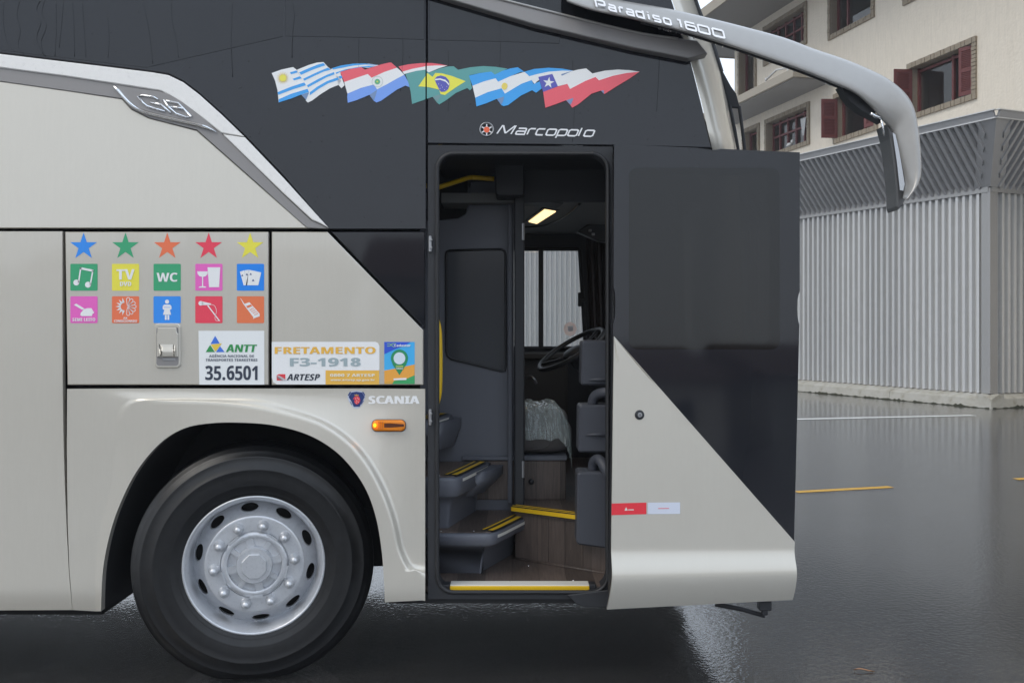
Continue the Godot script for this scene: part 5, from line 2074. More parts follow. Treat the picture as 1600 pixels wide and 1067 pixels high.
func stair(parent: Node, outline: Array, y: float, lip: float, y_low: float, nose: Array, tuck := 0.05) -> void:
	# moulded block with a rounded lip
	var top := plan(outline, y)
	var rows := [inset(top, Vector3.UP, 0.012), inset(shift_y(top, y - 0.004), Vector3.UP, 0.003), shift_y(top, y - 0.014), shift_y(top, y - lip + 0.012), inset(shift_y(top, y - lip), Vector3.UP, 0.010)]
	var st := new_st(true)
	sheet(st, rows, Vector3.BACK, true)
	st.set_smooth_group(1)
	var low := [rows[4], inset(shift_y(top, y - lip - 0.012), Vector3.UP, tuck * 0.7), inset(shift_y(top, y - lip - 0.05), Vector3.UP, tuck), inset(shift_y(top, y_low), Vector3.UP, tuck * 1.25)]
	sheet(st, low, Vector3.BACK, true)
	st.set_smooth_group(-1)
	poly(st, rows[0], Vector3.UP)
	var s := obj(parent, "step", st, M.plastic)
	st = new_st()
	plate(st, inset(shift_y(top, y + 0.004), Vector3.UP, 0.022), Vector3.UP, 0.0035, 0.0)
	obj(s, "tread", st, M.wood)
	# nosing strips along the open edge
	var e3 := curve2(plan(nose, y), 6)
	var strip := func(called: String, o0: float, o1: float, h: float, m: Material, a0: int, a1: int):
		var r0 := []
		var r1 := []
		for i in range(a0, e3.size() - a1):
			var t: Vector3 = ((e3[mini(i + 1, e3.size() - 1)] as Vector3) - (e3[maxi(i - 1, 0)] as Vector3)).normalized()
			var n := Vector3.UP.cross(t).normalized()
			if n.x > 0.0: n = -n
			r0.append((e3[i] as Vector3) + n * o0 + Vector3(0, h, 0))
			r1.append((e3[i] as Vector3) + n * o1 + Vector3(0, h, 0))
		var s2 := new_st(true)
		sheet(s2, [r0, r1], Vector3.UP)
		obj(s, called, s2, m)
	strip.call("nosing", 0.004, 0.082, 0.0065, M.rubber, 0, 0)
	strip.call("yellow_stripe", 0.016, 0.042, 0.0085, M.yellow, 1, 1)
	strip.call("yellow_stripe", 0.062, 0.074, 0.0085, M.yellow, 1, 1)
	var w0 := []
	var w1 := []
	for i in range(2, e3.size() - 2):
		var t: Vector3 = ((e3[i + 1] as Vector3) - (e3[i - 1] as Vector3)).normalized()
		var n := Vector3.UP.cross(t).normalized()
		if n.x < 0.0: n = -n
		w0.append((e3[i] as Vector3) + n * 0.003 + Vector3(0, -0.012, 0))
		w1.append((e3[i] as Vector3) + n * 0.003 + Vector3(0, -0.026, 0))
	st = new_st(true)
	sheet(st, [w0, w1], Vector3.RIGHT)
	obj(s, "white_stripe", st, M.stripe_white)
	# screw heads
	for k in 2:
		var p: Vector3 = (top[0] as Vector3).lerp(top[1], 0.45 + 0.4 * k)
		st = new_st(true)
		lathe(st, vs([0.0, 0.003, 0.003, 0.0025, 0.0045, 0.0]), 8, Transform3D(Basis(Vector3.RIGHT, -PI / 2), p + Vector3(0, 0.004, -0.045)))
		obj(s, "screw", st, M.chrome)


func bus_interior() -> void:
	var fr := group_node(bus, "door_frame")
	var outer := []
	for p in vs([668.5, 226.5, 957.5, 229, 957.5, 936, 668.5, 936]): outer.append(I(p.x, p.y, 4.41))
	var inner := []
	for p in round_rect(683, 240, 950, 925, 26, 8): inner.append(I(p.x, p.y, 4.41))
	var st := new_st()
	plate_hole(st, outer, inner, Vector3.BACK, 0.03)
	obj(fr, "frame_panel", st, M.plastic_dark)
	st = new_st(true)
	var deep := []
	var mid := []
	for p in inner:
		mid.append((p as Vector3) + Vector3(0, 0, -0.02))
		deep.append((p as Vector3) + Vector3(0, 0, -0.12))
	sheet(st, [inner, mid, deep], Vector3.RIGHT, true)
	obj(fr, "reveal", st, M.plastic_dark)
	st = new_st(true)
	var loop := []
	for p in inner: loop.append((p as Vector3) + Vector3(0, 0, 0.004))
	loop.append(loop[0])
	loop.append(loop[1])
	tube(st, loop, 0.010, 8)
	obj(fr, "seal", st, M.rubber)
	for y in [381.0, 652.0]:
		st = new_st()
		var c := I(672, y, 4.40)
		box(st, c + Vector3(-0.006, -0.035, -0.01), c + Vector3(0.006, 0.035, 0.006), 0.002)
		box(st, c + Vector3(-0.002, -0.022, 0.006), c + Vector3(0.010, -0.012, 0.016), 0.002)
		box(st, c + Vector3(-0.002, 0.012, 0.006), c + Vector3(0.010, 0.022, 0.016), 0.002)
		obj(fr, "hinge", st, M.steel)
	st = new_st()
	var ap := []
	for p in vs([886, 930, 951, 922, 951, 949, 915, 949.5, 900, 944]): ap.append(I(p.x, p.y, 4.39))
	plate(st, ap, Vector3.BACK, 0.1, 0.004)
	obj(fr, "lower_bracket", st, M.plastic_dark)
	# entrance floor and its yellow sill
	st = new_st()
	plate(st, plan([-0.50, 4.45, 0.49, 4.45, 0.49, 5.3, -0.50, 5.3], 0.414), Vector3.UP, 0.026, 0.0)
	var floor_ := obj(bus, "entrance_floor", st, M.wood)
	st = new_st()
	var a := I(703, 915, 4.442)
	var b := I(921, 914, 4.442)
	box(st, Vector3(a.x, 0.3835, -0.046), Vector3(b.x, 0.4165, -0.036), 0.002)
	var sill := obj(floor_, "door_sill", st, M.yellow)
	st = new_st()
	box(st, Vector3(a.x, 0.4145, -0.120), Vector3(b.x, 0.4195, -0.047), 0.0015)
	obj(sill, "sill_plate", st, M.stripe_white)
	st = new_st()
	box(st, Vector3(a.x - 0.045, 0.385, -0.10), Vector3(a.x - 0.001, 0.424, -0.03), 0.004)
	box(st, Vector3(b.x + 0.001, 0.385, -0.10), Vector3(b.x + 0.03, 0.424, -0.04), 0.004)
	obj(sill, "sill_end", st, M.plastic_dark)
	for p in [[797, 909], [896, 907], [826, 884]]:
		st = new_st(true)
		var d: float = (EYE - 0.416) * F / (p[1] - CY)
		lathe(st, vs([0.0, 0.004, 0.003, 0.0035, 0.005, 0.0]), 8, Transform3D(Basis(Vector3.RIGHT, -PI / 2), I(p[0], p[1], d)))
		obj(floor_, "screw", st, M.chrome)
	# winding stairs to the upper deck
	var stairs := group_node(bus, "staircase")
	stair(stairs, [-0.50, 4.575, -0.12, 4.575, -0.085, 4.585, -0.06, 4.63, 0.0, 4.78, 0.055, 4.92, 0.10, 5.03, 0.105, 5.09, 0.07, 5.14, 0.02, 5.165, -0.50, 5.165], 0.62, 0.058, 0.412, [-0.078, 4.60, -0.04, 4.68, 0.02, 4.83, 0.065, 4.945, 0.098, 5.03], 0.085)
	stair(stairs, [-0.56, 4.62, -0.30, 4.62, -0.255, 4.63, -0.235, 4.67, -0.19, 4.85, -0.15, 5.0, -0.122, 5.11, -0.11, 5.165, -0.56, 5.165], 0.87, 0.092, 0.60, [-0.247, 4.645, -0.215, 4.75, -0.175, 4.905, -0.14, 5.04, -0.122, 5.12], 0.055)
	stair(stairs, [-0.66, 4.75, -0.44, 4.75, -0.40, 4.77, -0.375, 4.85, -0.34, 5.0, -0.315, 5.1, -0.31, 5.165, -0.66, 5.165], 1.12, 0.075, 0.93, [-0.39, 4.80, -0.365, 4.89, -0.34, 5.0, -0.318, 5.09], 0.05)
	for w in [[[-0.19, 4.88, -0.115, 5.168, -0.045, 5.168, -0.055, 5.08, -0.11, 4.95], 0.855, 0.73, 0.085], [[-0.375, 4.87, -0.305, 5.168, -0.262, 5.168, -0.27, 5.10, -0.33, 4.92], 1.10, 0.96, 0.035]]:
		st = new_st(true)
		var t := plan(w[0], w[1])
		var l2 := shift_y(t, lerpf(w[1], w[2], 0.35))
		var l3 := []
		for p in t: l3.append(Vector3(p.x - w[3], w[2], minf(p.z, 0.0)))
		sheet(st, [t, l2, l3], Vector3.RIGHT, true)
		st.set_smooth_group(-1)
		poly(st, t, Vector3.UP)
		obj(stairs, "step_skirt", st, M.plastic)
	# bulkhead with its dark pane
	st = new_st()
	var bp := []
	for p in vs([640, 348, 716, 341, 727, 334, 733, 318, 735, 284, 803, 284, 803, 802, 640, 802]): bp.append(I(p.x, p.y, 5.18))
	plate(st, bp, Vector3.BACK, 0.03, 0.005)
	var bulk := obj(bus, "bulkhead", st, M.plastic)
	var pane_px := vs([702, 391.5, 783, 389.5, 788, 392, 789.8, 398, 790.5, 572, 789, 579, 783, 579.6, 706, 561, 699.5, 556, 697.4, 548, 696.8, 398, 698, 393.5])
	var pane3 := []
	for p in pane_px: pane3.append(I(p.x, p.y, 5.172))
	st = new_st()
	plate(st, pane3, Vector3.BACK, 0.006, 0.001)
	obj(bulk, "pane", st, mat(0.055, 0.06, 0.07, 0.16))
	st = new_st(true)
	var lp := pane3.duplicate()
	lp.append(pane3[0])
	lp.append(pane3[1])
	tube(st, lp, 0.0065, 8)
	obj(bulk, "pane_seal", st, M.rubber)
	st = new_st()
	var q := I(797, 300, 5.15)
	box(st, Vector3(q.x - 0.012, 0.66, -0.775), Vector3(q.x + 0.012, 2.30, -0.735), 0.003)
	obj(bulk, "edge_strip", st, M.plastic)
	st = new_st()
	var x0 := I(803.5, 0, 5.0).x
	var x1 := I(819.5, 0, 5.0).x
	box(st, Vector3(x0, 0.665, -0.775), Vector3(x1, 2.34, -0.60), 0.006)
	var post := obj(bus, "cab_door_post", st, M.plastic_dark)
	for y in [362.0, 733.0]:
		st = new_st()
		var c := I(817.5, y, 4.995)
		box(st, c + Vector3(-0.007, -0.042, 0.0), c + Vector3(0.007, 0.042, 0.008), 0.002)
		tube(st, [c + Vector3(0.003, -0.042, 0.008), c + Vector3(0.003, 0.042, 0.008)], 0.004, 8)
		obj(post, "hinge", st, M.steel)
	# stair well beyond, covers and rails
	st = new_st()
	var cv := []
	for p in round_rect(774, 200, 819, 305.5, 5, 3): cv.append(I(p.x, p.y, 4.9))
	plate(st, cv, Vector3.BACK, 0.2, 0.006)
	obj(bus, "cover_box", st, M.plastic_dark)
	st = new_st()
	var wl := []
	for p in vs([600, 220, 722, 220, 731, 250, 731, 320, 727, 334, 716, 341, 600, 350]): wl.append(I(p.x, p.y, 5.35))
	plate(st, wl, Vector3.BACK, 0.02, 0.0)
	obj(bus, "stair_lining", st, M.groove)
	st = new_st(true)
	var rail := []
	for p in [[684, 293, 4.9], [706, 286, 4.96], [728, 279, 5.02], [735, 277.4, 5.04], [742, 277.4, 5.05], [772, 279.5, 5.05]]: rail.append(I(p[0], p[1], p[2]))
	tube(st, curve2(rail, 4), 0.012, 10)
	obj(bus, "hand_rail", st, M.yellow)
	st = new_st(true)
	rail = []
	var rr := []
	for k in 13:
		var t := k / 12.0
		rail.append(I(684.5 + 2.0 * sin(t * PI), lerpf(497, 634, t), 4.56))
		rr.append(0.0145 * clampf(sin(t * PI) * 3.0, 0.25, 1.0))
	tube(st, rail, rr, 12)
	obj(bus, "grab_handle", st, M.yellow)
	# deck above the entrance
	st = new_st()
	box(st, Vector3(-4.9, 2.46, -2.44), Vector3(-1.0, 2.52, -0.18))
	box(st, Vector3(-0.36, 2.36, -0.64), Vector3(0.95, 2.50, -0.125))
	box(st, Vector3(0.03, 2.2, -0.68), Vector3(0.95, 2.5, -0.642))
	box(st, Vector3(-0.36, 2.36, -1.3), Vector3(0.028, 2.5, -0.642))
	obj(bus, "deck", st, M.plastic_dark)
	# moulded boxes at the front edge of the entrance
	for w in [[908, 532, 958, 602, 4.70, 0.0], [903.5, 633, 958, 707, 4.66, 0.0], [901, 738, 958, 858, 4.62, 8.0]]:
		st = new_st()
		var pts := []
		var base := round_rect(w[0], w[1], w[2], w[3], 4, 4)
		for p in base:
			var dy: float = 0.0 if p.y < w[1] + 20.0 else -w[5] * clampf((930.0 - p.x) / 30.0, 0.0, 1.2)
			var dx: float = 2.0 * clampf((w[1] + 12.0 - p.y) / 12.0, 0.0, 1.0) if p.x < w[0] + 10 else 0.0
			pts.append(I(p.x + dx, p.y + dy, w[4]))
		plate(st, pts, Vector3.BACK, 0.16, 0.008)
		var bx := obj(bus, "entrance_pad", st, M.pad)
		if w[1] < 700:
			st = new_st(true)
			var gy: float = w[3] - (8.0 if w[1] < 600 else 27.0)
			tube(st, [I(w[0] + 12, gy, w[4] - 0.002), I(w[0] + 24, gy - 1, w[4] - 0.008), I(w[0] + 46, gy - 1, w[4] - 0.010)], [0.002, 0.008, 0.010], 10)
			obj(bx, "pad_ridge", st, M.pad)
	for w in [[[926, 640, 4.72], [927, 624, 4.71], [934, 616, 4.69], [946, 613, 4.66], [960, 612, 4.64]], [[926, 740, 4.70], [928, 722, 4.68], [936, 718, 4.64], [945, 730, 4.60], [958, 752, 4.58]]]:
		st = new_st(true)
		rail = []
		for p in w: rail.append(I(p[0], p[1], p[2]))
		tube(st, curve2(rail, 4), 0.024, 12)
		obj(bus, "grab_bar", st, M.pad)
	st = new_st()
	box(st, Vector3(0.50, 0.42, -0.62), Vector3(0.56, 2.36, -0.13))
	obj(bus, "entrance_side_lining", st, M.plastic_dark)


# rounded cushion
func pillow(st: SurfaceTool, c: Vector3, h: Vector3, k := 0.35, n := 24) -> void:
	var rows := []
	for i in n + 1:
		var v := -PI / 2 + PI * i / n
		var row := []
		for j in n * 2:
			var u := TAU * j / (n * 2)
			var f := func(x: float): return signf(x) * pow(absf(x), k)
			row.append(c + Vector3(h.x * f.call(cos(v)) * f.call(cos(u)), h.y * f.call(sin(v)), h.z * f.call(cos(v)) * f.call(sin(u))))
		rows.append(row)
	sheet(st, rows.slice(1, n), Vector3.DOWN, true)
	for e in [[rows[1], Vector3.DOWN], [rows[n - 1], Vector3.UP]]:
		poly(st, e[0], e[1])


func bus_cab() -> void:
	# raised cab floor with wooden riser and yellow nosing
	var edge := [0.012, 4.955, 0.47, 4.64]
	var st := new_st()
	plate(st, plan([0.012, 4.955, 0.47, 4.64, 0.98, 4.64, 0.98, 6.82, -0.38, 6.82, -0.38, 5.21, 0.012, 5.21], 0.672), Vector3.UP, 0.03, 0.0)
	var fl := obj(bus, "cab_floor", st, M.wood)
	st = new_st()
	var rp := plan([0.016, 4.965, 0.50, 4.632], 0.41)
	var rn: Vector3 = ((rp[1] as Vector3) - (rp[0] as Vector3)).cross(Vector3.UP).normalized()
	if rn.z < 0.0: rn = -rn
	# riser boards
	var count := 6
	for k in count:
		st = new_st()
		var p0: Vector3 = (rp[0] as Vector3).lerp(rp[1], float(k) / count) + rn * 0.001 * (k % 2)
		var p1: Vector3 = (rp[0] as Vector3).lerp(rp[1], (k + 1.0) / count - 0.002) + rn * 0.001 * (k % 2)
		plate(st, [p0, p1, p1 + Vector3(0, 0.23, 0), p0 + Vector3(0, 0.23, 0)], rn, 0.012, 0.0008)
		obj(fl, "riser_board", st, M.wood)
	st = new_st(true)
	tube(st, [(rp[0] as Vector3) + rn * 0.006 + Vector3(0, 0.008, 0), (rp[1] as Vector3) + rn * 0.006 + Vector3(0, 0.008, 0)], 0.008, 8)
	obj(fl, "skirting", st, M.wood)
	var ea: Vector3 = plan([0.004, 4.965], 0.675)[0]
	var eb: Vector3 = plan([0.455, 4.655], 0.675)[0]
	var en := (eb - ea).cross(Vector3.UP).normalized()
	if en.z < 0.0: en = -en
	st = new_st()
	obox(st, ea + en * 0.012 - Vector3(0, 0.024, 0), eb - ea, Vector3(0, 0.028, 0), -en * 0.055)
	var nose := obj(fl, "nosing", st, M.rubber)
	st = new_st()
	obox(st, ea + en * 0.0145 - Vector3(0, 0.020, 0), eb - ea, Vector3(0, 0.020, 0), -en * 0.002)
	obox(st, ea + en * 0.006 + Vector3(0, 0.0042, 0), eb - ea, Vector3(0, 0.0015, 0), -en * 0.008)
	obox(st, ea - en * 0.022 + Vector3(0, 0.0042, 0), eb - ea, Vector3(0, 0.0015, 0), -en * 0.010)
	obj(nose, "yellow_stripe", st, M.yellow)
	# seat on a wooden box
	st = new_st()
	var c := I(820, 780, 5.17)
	box(st, Vector3(-0.25, 0.672, -1.35), Vector3(I(884, 0, 5.17).x, 0.875, -0.77), 0.004)
	var sb := obj(bus, "seat_box", st, M.wood)
	st = new_st()
	box(st, Vector3(-0.26, 0.876, -1.36), Vector3(I(886, 0, 5.17).x, 0.900, -0.762), 0.004)
	obj(sb, "box_top", st, M.plastic)
	st = new_st(true)
	lathe(st, vs([0.0, 0.022, 0.010, 0.021, 0.015, 0.015, 0.013, 0.006, 0.008, 0.0]), 16, Transform3D(Basis.IDENTITY, I(830, 752, 5.165)))
	obj(sb, "knob", st, M.rubber)
	var seat := group_node(bus, "driver_seat")
	st = new_st(true)
	pillow(st, Vector3(0.03, 0.985, -1.05), Vector3(0.29, 0.085, 0.26), 0.42)
	obj(seat, "seat_base", st, M.seat)
	st = new_st(true)
	var seam := []
	for p in vs([815, 672, 845, 673, 858, 679, 861, 688, 855, 698, 835, 702, 815, 703]): seam.append(I(p.x, p.y, 5.192))
	tube(st, curve2(seam, 5), 0.0035, 8)
	obj(seat, "piping", st, M.seat)
	st = new_st(true)
	pillow(st, Vector3(0.03, 1.062, -1.05), Vector3(0.27, 0.07, 0.25), 0.5)
	obj(seat, "cushion", st, M.seat)
	st = new_st(true)
	pillow(st, Vector3(-0.28, 1.45, -1.05), Vector3(0.09, 0.42, 0.25), 0.45)
	obj(seat, "backrest", st, M.seat)
	# far side wall with the driver's window
	st = new_st()
	var outer := []
	for p in vs([470, 150, 1040, 150, 1040, 800, 470, 800]): outer.append(I(p.x, p.y, 6.85))
	var hole := []
	for p in vs([742, 391, 746, 389, 902, 389, 906, 391, 915, 541, 913, 544, 746, 544, 742, 541]): hole.append(I(p.x, p.y, 6.85))
	plate_hole(st, outer, hole, Vector3.BACK, 0.05)
	var far := obj(bus, "far_side_wall", st, M.plastic_dark)
	st = new_st()
	var o0: Vector3 = outer[0]
	var o2: Vector3 = outer[2]
	box(st, Vector3(-5, 0.37, -2.50), Vector3(o0.x - 0.001, 3.6, -2.451))
	box(st, Vector3(o0.x, 0.37, -2.50), Vector3(1.03, o2.y, -2.451))
	box(st, Vector3(o0.x, o0.y, -2.50), Vector3(0.85, 3.6, -2.451))
	obj(bus, "far_side_panel", st, M.plastic_dark)
	st = new_st()
	var gp := []
	for p in hole: gp.append((p as Vector3) + Vector3(0, 0, -0.02))
	plate(st, gp, Vector3.BACK, 0.004, 0.0)
	obj(far, "driver_window", st, M.glass)
	st = new_st()
	box(st, I(841.5, 546, 6.84) + Vector3(0, 0, -0.03), I(849, 387, 6.84) + Vector3(0, 0, 0.01), 0.003)
	obj(far, "window_bar", st, M.rubber)
	st = new_st()
	box(st, I(903, 479, 6.83), I(908, 457, 6.83) + Vector3(0, 0, 0.02), 0.004)
	box(st, I(907, 471, 6.83), I(915, 465, 6.83) + Vector3(0, 0, 0.02), 0.003)
	obj(far, "window_latch", st, M.rubber)
	st = new_st()
	var oc := []
	for p in disc(891, 514, 10.8, 11.5, 8): oc.append(I(p.x, p.y, 6.862))
	poly(st, oc, Vector3.BACK)
	var paper := mat(0.62, 0.44, 0.36, 0.6)
	paper.backlight_enabled = true
	paper.backlight = Color(1.0, 0.9, 0.85)
	var ws := obj(far, "window_sticker", st, paper)
	st = new_st()
	oc = []
	for p in vs([887, 510, 895, 509, 896, 517, 888, 518]): oc.append(I(p.x, p.y, 6.860))
	poly(st, oc, Vector3.BACK)
	var pr := mat(0.45, 0.52, 0.56, 0.6)
	pr.backlight_enabled = true
	pr.backlight = Color(0.9, 0.95, 1.0)
	obj(ws, "print", st, pr)
	st = new_st(true)
	var ring := []
	for p in hole: ring.append((p as Vector3) + Vector3(0, 0, 0.006))
	ring.append(ring[0])
	ring.append(ring[1])
	tube(st, ring, 0.014, 8)
	obj(far, "window_seal", st, M.rubber)
	# trim below the window
	var brown := mat(0.045, 0.038, 0.032, 0.7)
	st = new_st()
	box(st, I(700, 690, 6.80) + Vector3(0, 0, -0.04), I(888, 558, 6.80), 0.02)
	box(st, I(700, 562, 6.72) + Vector3(0, 0, -0.10), I(900, 551, 6.72), 0.012)
	obj(bus, "side_console", st, brown)
	st = new_st(true)
	tube(st, curve2([I(818, 590, 6.78), I(828, 588.5, 6.74), I(834, 592, 6.73), I(838, 599, 6.74)], 4), 0.010, 8)
	obj(bus, "window_crank", st, M.steel)
	# curtain gathered at the front pillar
	st = new_st(true)
	var top := []
	var bot := []
	for k in 41:
		var t := k / 40.0
		var dd := 6.62 + 0.035 * sin(t * 26.0)
		top.append(I(lerpf(914, 962, t), 360, dd))
		bot.append(I(lerpf(922, 966, t), 548, dd + 0.02 * sin(t * 15.0)))
	sheet(st, [top, bot], Vector3.BACK)
	obj(bus, "curtain", st, mat(0.03, 0.022, 0.02, 0.9))
	# ceiling with its lamp panel
	st = new_st()
	box(st, Vector3(-0.36, 2.2, -2.445), Vector3(0.98, 2.25, -0.685))
	var ceil_ := obj(bus, "cab_ceiling", st, M.lining)
	var on_ceiling := func(px: float, py: float, drop: float): return I(px, py, (2.2 - drop - EYE) * F / (CY - py))
	st = new_st()
	var lens := []
	for p in vs([826, 347, 851, 328.5, 868.5, 331.5, 839, 350]): lens.append(on_ceiling.call(p.x, p.y, 0.012))
	plate(st, lens, Vector3.DOWN, 0.010, 0.002)
	var glow := mat(0.9, 0.86, 0.76, 0.4)
	glow.emission_enabled = true
	glow.emission = Color(1.0, 0.86, 0.62)
	glow.emission_energy_multiplier = 2.1
	var lamp := obj(ceil_, "ceiling_lamp", st, glow)
	st = new_st()
	plate(st, inset(shift_y(lens, 2.2 - 0.006), Vector3.DOWN, -0.02), Vector3.DOWN, 0.005, 0.002)
	obj(lamp, "lamp_frame", st, M.plastic_dark)
	var la := AreaLight3D.new()
	la.name = "ceiling_lamp_light"
	la.area_size = Vector2(0.12, 0.5)
	la.light_energy = 0.05
	la.light_color = Color(1.0, 0.86, 0.62)
	la.shadow_enabled = true
	var lc := Vector3.ZERO
	for p in lens: lc += p
	la.position = lc / 4.0 + Vector3(0, -0.006, 0)
	la.rotation_degrees = Vector3(-90, 0, 0)
	bus.add_child(la)
	st = new_st(true)
	var arc := []
	for p in curve2(vs([800, 355, 835, 353.5, 858, 350, 880, 340, 896, 328, 906, 318]), 5): arc.append(on_ceiling.call(p.x, p.y, 0.002))
	tube(st, arc, 0.008, 6)
	obj(ceil_, "ceiling_joint", st, M.rubber)
	st = new_st()
	var hp := []
	for p in vs([812, 317, 860, 316, 880, 319, 870, 326, 850, 323, 812, 322]): hp.append(on_ceiling.call(p.x, p.y, 0.010))
	plate(st, hp, Vector3.DOWN, 0.01, 0.003)
	obj(ceil_, "ceiling_hatch_trim", st, M.plastic_dark)
	st = new_st()
	var vp := []
	for p in vs([902, 362, 935, 340, 962, 338, 962, 380, 935, 376]): vp.append(I(p.x, p.y, 6.2))
	plate(st, vp, Vector3.BACK, 0.1, 0.006)
	var vent := obj(ceil_, "air_vent", st, M.plastic_dark)
	for p in [[922, 360], [927, 366]]:
		st = new_st()
		box(st, I(p[0] - 2.5, p[1] + 2, 6.2), I(p[0] + 2.5, p[1] - 2, 6.2) + Vector3(0, 0, 0.006), 0.002)
		obj(vent, "vent_button", st, M.steel)
	# dashboard and steering wheel
	st = new_st(true)
	pillow(st, Vector3(0.92, 1.02, -1.55), Vector3(0.30, 0.36, 0.85), 0.3)
	obj(bus, "dashboard", st, M.plastic_dark)
	var sw := group_node(bus, "steering_wheel")
	var n := Vector3(-0.50, 0.83, 0.17).normalized()
	var u := Vector3(0.857, 0.515, 0.0)
	u = (u - n * u.dot(n)).normalized()
	var v := n.cross(u)
	var sc := I(893, 546, 6.1)
	var loop := []
	for k in 49: loop.append(sc + (u * cos(TAU * k / 48) + v * sin(TAU * k / 48)) * 0.225)
	loop.append(loop[1])
	st = new_st(true)
	tube(st, loop, 0.0145, 12)
	obj(sw, "wheel_rim", st, M.rubber)
	st = new_st(true)
	for a in [0.35, PI - 0.35, -PI / 2 - 0.4, -PI / 2 + 0.4]:
		tube(st, [sc - n * 0.03 + (u * cos(a) + v * sin(a)) * 0.03, sc - n * 0.02 + (u * cos(a) + v * sin(a)) * 0.12, sc + (u * cos(a) + v * sin(a)) * 0.215], 0.014, 8, Vector2(1.0, 0.6))
	obj(sw, "spoke", st, M.plastic_dark)
	st = new_st(true)
	lathe(st, vs([0.0, 0.03, 0.05, 0.026, 0.075, 0.01, 0.07, -0.03, 0.0, -0.035]), 24, Transform3D(Basis(u, v, n), sc - n * 0.025))
	obj(sw, "wheel_hub", st, M.plastic_dark)
	st = new_st(true)
	tube(st, [sc - n * 0.05, sc - n * 0.25 + Vector3(0.05, 0, 0), sc - n * 0.6 + Vector3(0.1, 0, 0)], [0.05, 0.06, 0.07], 12)
	obj(sw, "steering_column", st, M.plastic_dark)


# ---------------------------------------------------------------- rain on the bus
func bus_rain() -> void:
	var runs := [[80, 0, 68, 60, 82, 130, 72, 190, 95, 228], [168, 0, 150, 40, 168, 95, 150, 160, 178, 230], [184, 0, 172, 55, 190, 110, 168, 180, 186, 235], [15, 0, 10, 90, 28, 180, 60, 215], [230, 0, 232, 120, 226, 235], [262, 0, 255, 90, 244, 200], [298, 0, 305, 100, 308, 235], [340, 0, 348, 120, 356, 240], [592, 0, 612, 90, 624, 170, 635, 265], [712, 0, 716, 90, 732, 160, 742, 240], [968, 0, 964, 110, 962, 200, 968, 320], [1215, 0, 1226, 60, 1218, 150, 1216, 240], [445, 60, 452, 150, 448, 240]]
	for r in runs:
		var line := []
		for p in curve2(zs(0, 0, 2.668, r), 5): line.append(S(p.x, p.y, 0.002))
		var st := new_st(true)
		tube(st, line, 0.0016, 6)
		obj(bus, "water_streak", st, M.black)
	for r in [[1066, 80, 1064, 180, 1070, 290], [1190, 40, 1196, 150, 1188, 270], [1330, 150, 1334, 260, 1330, 330], [1480, 20, 1486, 120, 1480, 260], [1700, 180, 1706, 300, 1700, 420], [1955, 60, 1958, 180, 1950, 330]]:
		var line := []
		for p in curve2(zs(0, 0, 1.9, r), 5): line.append(S(p.x * 1.0, p.y, 0.002))
		var st := new_st(true)
		tube(st, line, 0.0008, 6)
		obj(bus, "water_streak", st, M.black)
	# fine drops clinging to the black side
	var st := new_st(true)
	for k in 900:
		var px := rng.randf_range(0, 1090)
		var py := rng.randf_range(0, 350)
		var r := 0.0012 + 0.0018 * pow(rng.randf(), 3.0)
		if py > 84 + maxf(0.0, px - 250.0) * 1.02 and px < 520: continue
		if px < 250 and py > 78 + px * 0.12: continue
		if px > 668 and (py > 220 or py < 20 + (px - 700) * 0.21): continue
		var c := S(px, py, 0.0018)
		var ring := []
		for j in 6: ring.append(c + Vector3(cos(TAU * j / 6) * r, sin(TAU * j / 6) * r * 1.2, 0))
		for j in 6: tri(st, ring[j], ring[(j + 1) % 6], c + Vector3(0, 0, r * 0.6), Vector3.BACK)
	obj(bus, "raindrops", st, M.black).set_meta("kind", "stuff")
	# drops hanging from the mirror arm
	var edge := vs([1030, 42, 1075, 54, 1140, 74, 1193, 92, 1256, 114, 1298, 131])
	var at := curve2(edge, 12)
	st = new_st(true)
	for p in at:
		if rng.randf() < 0.45: continue
		var r := rng.randf_range(0.0025, 0.0055)
		var c := I(p.x, p.y + 1.6, 4.30)
		lathe(st, [Vector2(0.0, r), Vector2(r * 0.7, r * 0.7), Vector2(r, 0), Vector2(r * 0.7, -r * 0.8), Vector2(0, -r * 1.2)], 8, Transform3D(Basis(Vector3.RIGHT, -PI / 2), c))
	obj(bus, "hanging_drops", st, M.drop).set_meta("kind", "stuff")


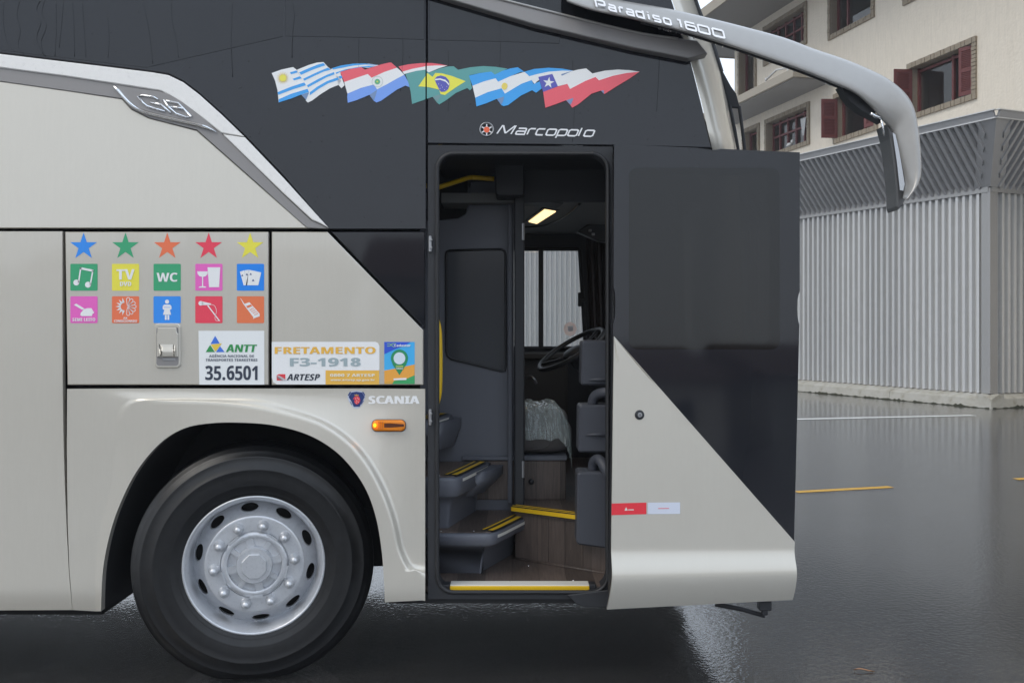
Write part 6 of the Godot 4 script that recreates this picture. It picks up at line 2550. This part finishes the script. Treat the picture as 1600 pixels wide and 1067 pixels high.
# ---------------------------------------------------------------- loose things
func loose_things() -> void:
	# crumpled plastic film over the driver's cushion
	var st := new_st()
	var nz := FastNoiseLite.new()
	nz.seed = 11
	nz.noise_type = FastNoiseLite.TYPE_CELLULAR
	nz.frequency = 6.5
	nz.cellular_return_type = FastNoiseLite.RETURN_DISTANCE2_SUB
	var rows := []
	for i in 45:
		var row := []
		var t := i / 44.0
		for j in 37:
			var w := j / 36.0 * 2.0 - 1.0
			var x := lerpf(0.07, 0.36, t)
			var fall := maxf(0.0, (t - 0.5) / 0.5)
			var fallz := maxf(0.0, (absf(w) - 0.72) / 0.28)
			var y := 1.138 - 0.16 * fall * fall - 0.15 * pow(fallz, 1.4)
			x -= 0.05 * fall * fall
			var z := -1.05 + w * 0.31
			var cr := (nz.get_noise_3d(x * 1.6, z * 1.6, y * 1.6) + 0.9) * 0.06 + lumps.get_noise_3d(x * 9.0, z * 9.0, 3.0) * 0.012
			row.append(Vector3(x, y + cr, z + cr * 0.8))
		rows.append(row)
	sheet(st, rows, Vector3.UP)
	var cover := obj(self, "plastic_seat_cover", st, M.film)
	cover.position = Vector3(0, 0, -D0)
	tag(cover, "crumpled clear plastic film over the driver's seat cushion", "plastic cover")
	# small things at the apartment windows
	st = new_st(true)
	rows = []
	for i in 9:
		var row := []
		for j in 9:
			var t := 28.35 + 0.30 * (j / 8.0 - 0.5) * (1.0 - 0.75 * i / 8.0)
			row.append(W(t, 7.45 - 0.50 * i / 8.0, -0.10 + 0.015 * sin(j * 1.9)))
		rows.append(row)
	sheet(st, rows, WN)
	tag(obj(self, "hanging_cloth", st, mat(0.62, 0.62, 0.62, 0.9)), "white cloth hanging in a barred window under the balcony", "cloth")
	st = new_st(true)
	pillow(st, W(29.0, 6.80, -0.02), Vector3(0.07, 0.055, 0.17), 0.9, 10)
	pillow(st, W(28.82, 6.87, -0.02), Vector3(0.05, 0.05, 0.06), 0.9, 10)
	tag(obj(self, "sill_ornament", st, mat(0.66, 0.66, 0.65, 0.7)), "small white ornament lying on the sill of a barred window", "ornament")
	st = new_st(true)
	var q := W(27.4, 8.32, 0.9)
	tube(st, [q, q + Vector3(0, 0.42, 0)], 0.025, 6)
	tube(st, [q + WE * 1.3, q + WE * 1.3 + Vector3(0, 0.30, 0)], 0.025, 6)
	tube(st, [q + Vector3(0, 0.26, 0), q + WE * 0.65 + Vector3(0, 0.36, 0), q + WE * 1.3 + Vector3(0, 0.22, 0)], 0.03, 6)
	tag(obj(self, "balcony_rack", st, mat(0.62, 0.62, 0.62, 0.5)), "small white metal rack standing on the balcony slab", "rack")
	# fallen leaf by the bus
	st = new_st(true)
	var c := ground_at(1350, 1049)
	var leaf := [[], [], []]
	for k in 9:
		var t := k / 8.0
		var wd := 0.008 * sin(t * PI)
		for r in 3: leaf[r].append(c + Vector3((t - 0.5) * 0.09, 0.006 + 0.004 * absf(r - 1.0) + 0.004 * sin(t * 5.0), (r - 1.0) * wd + 0.012 * t))
	sheet(st, leaf, Vector3.UP)
	tag(obj(self, "fallen_leaf", st, mat(0.30, 0.14, 0.06, 0.7)), "small brown leaf lying on the wet asphalt", "leaf")
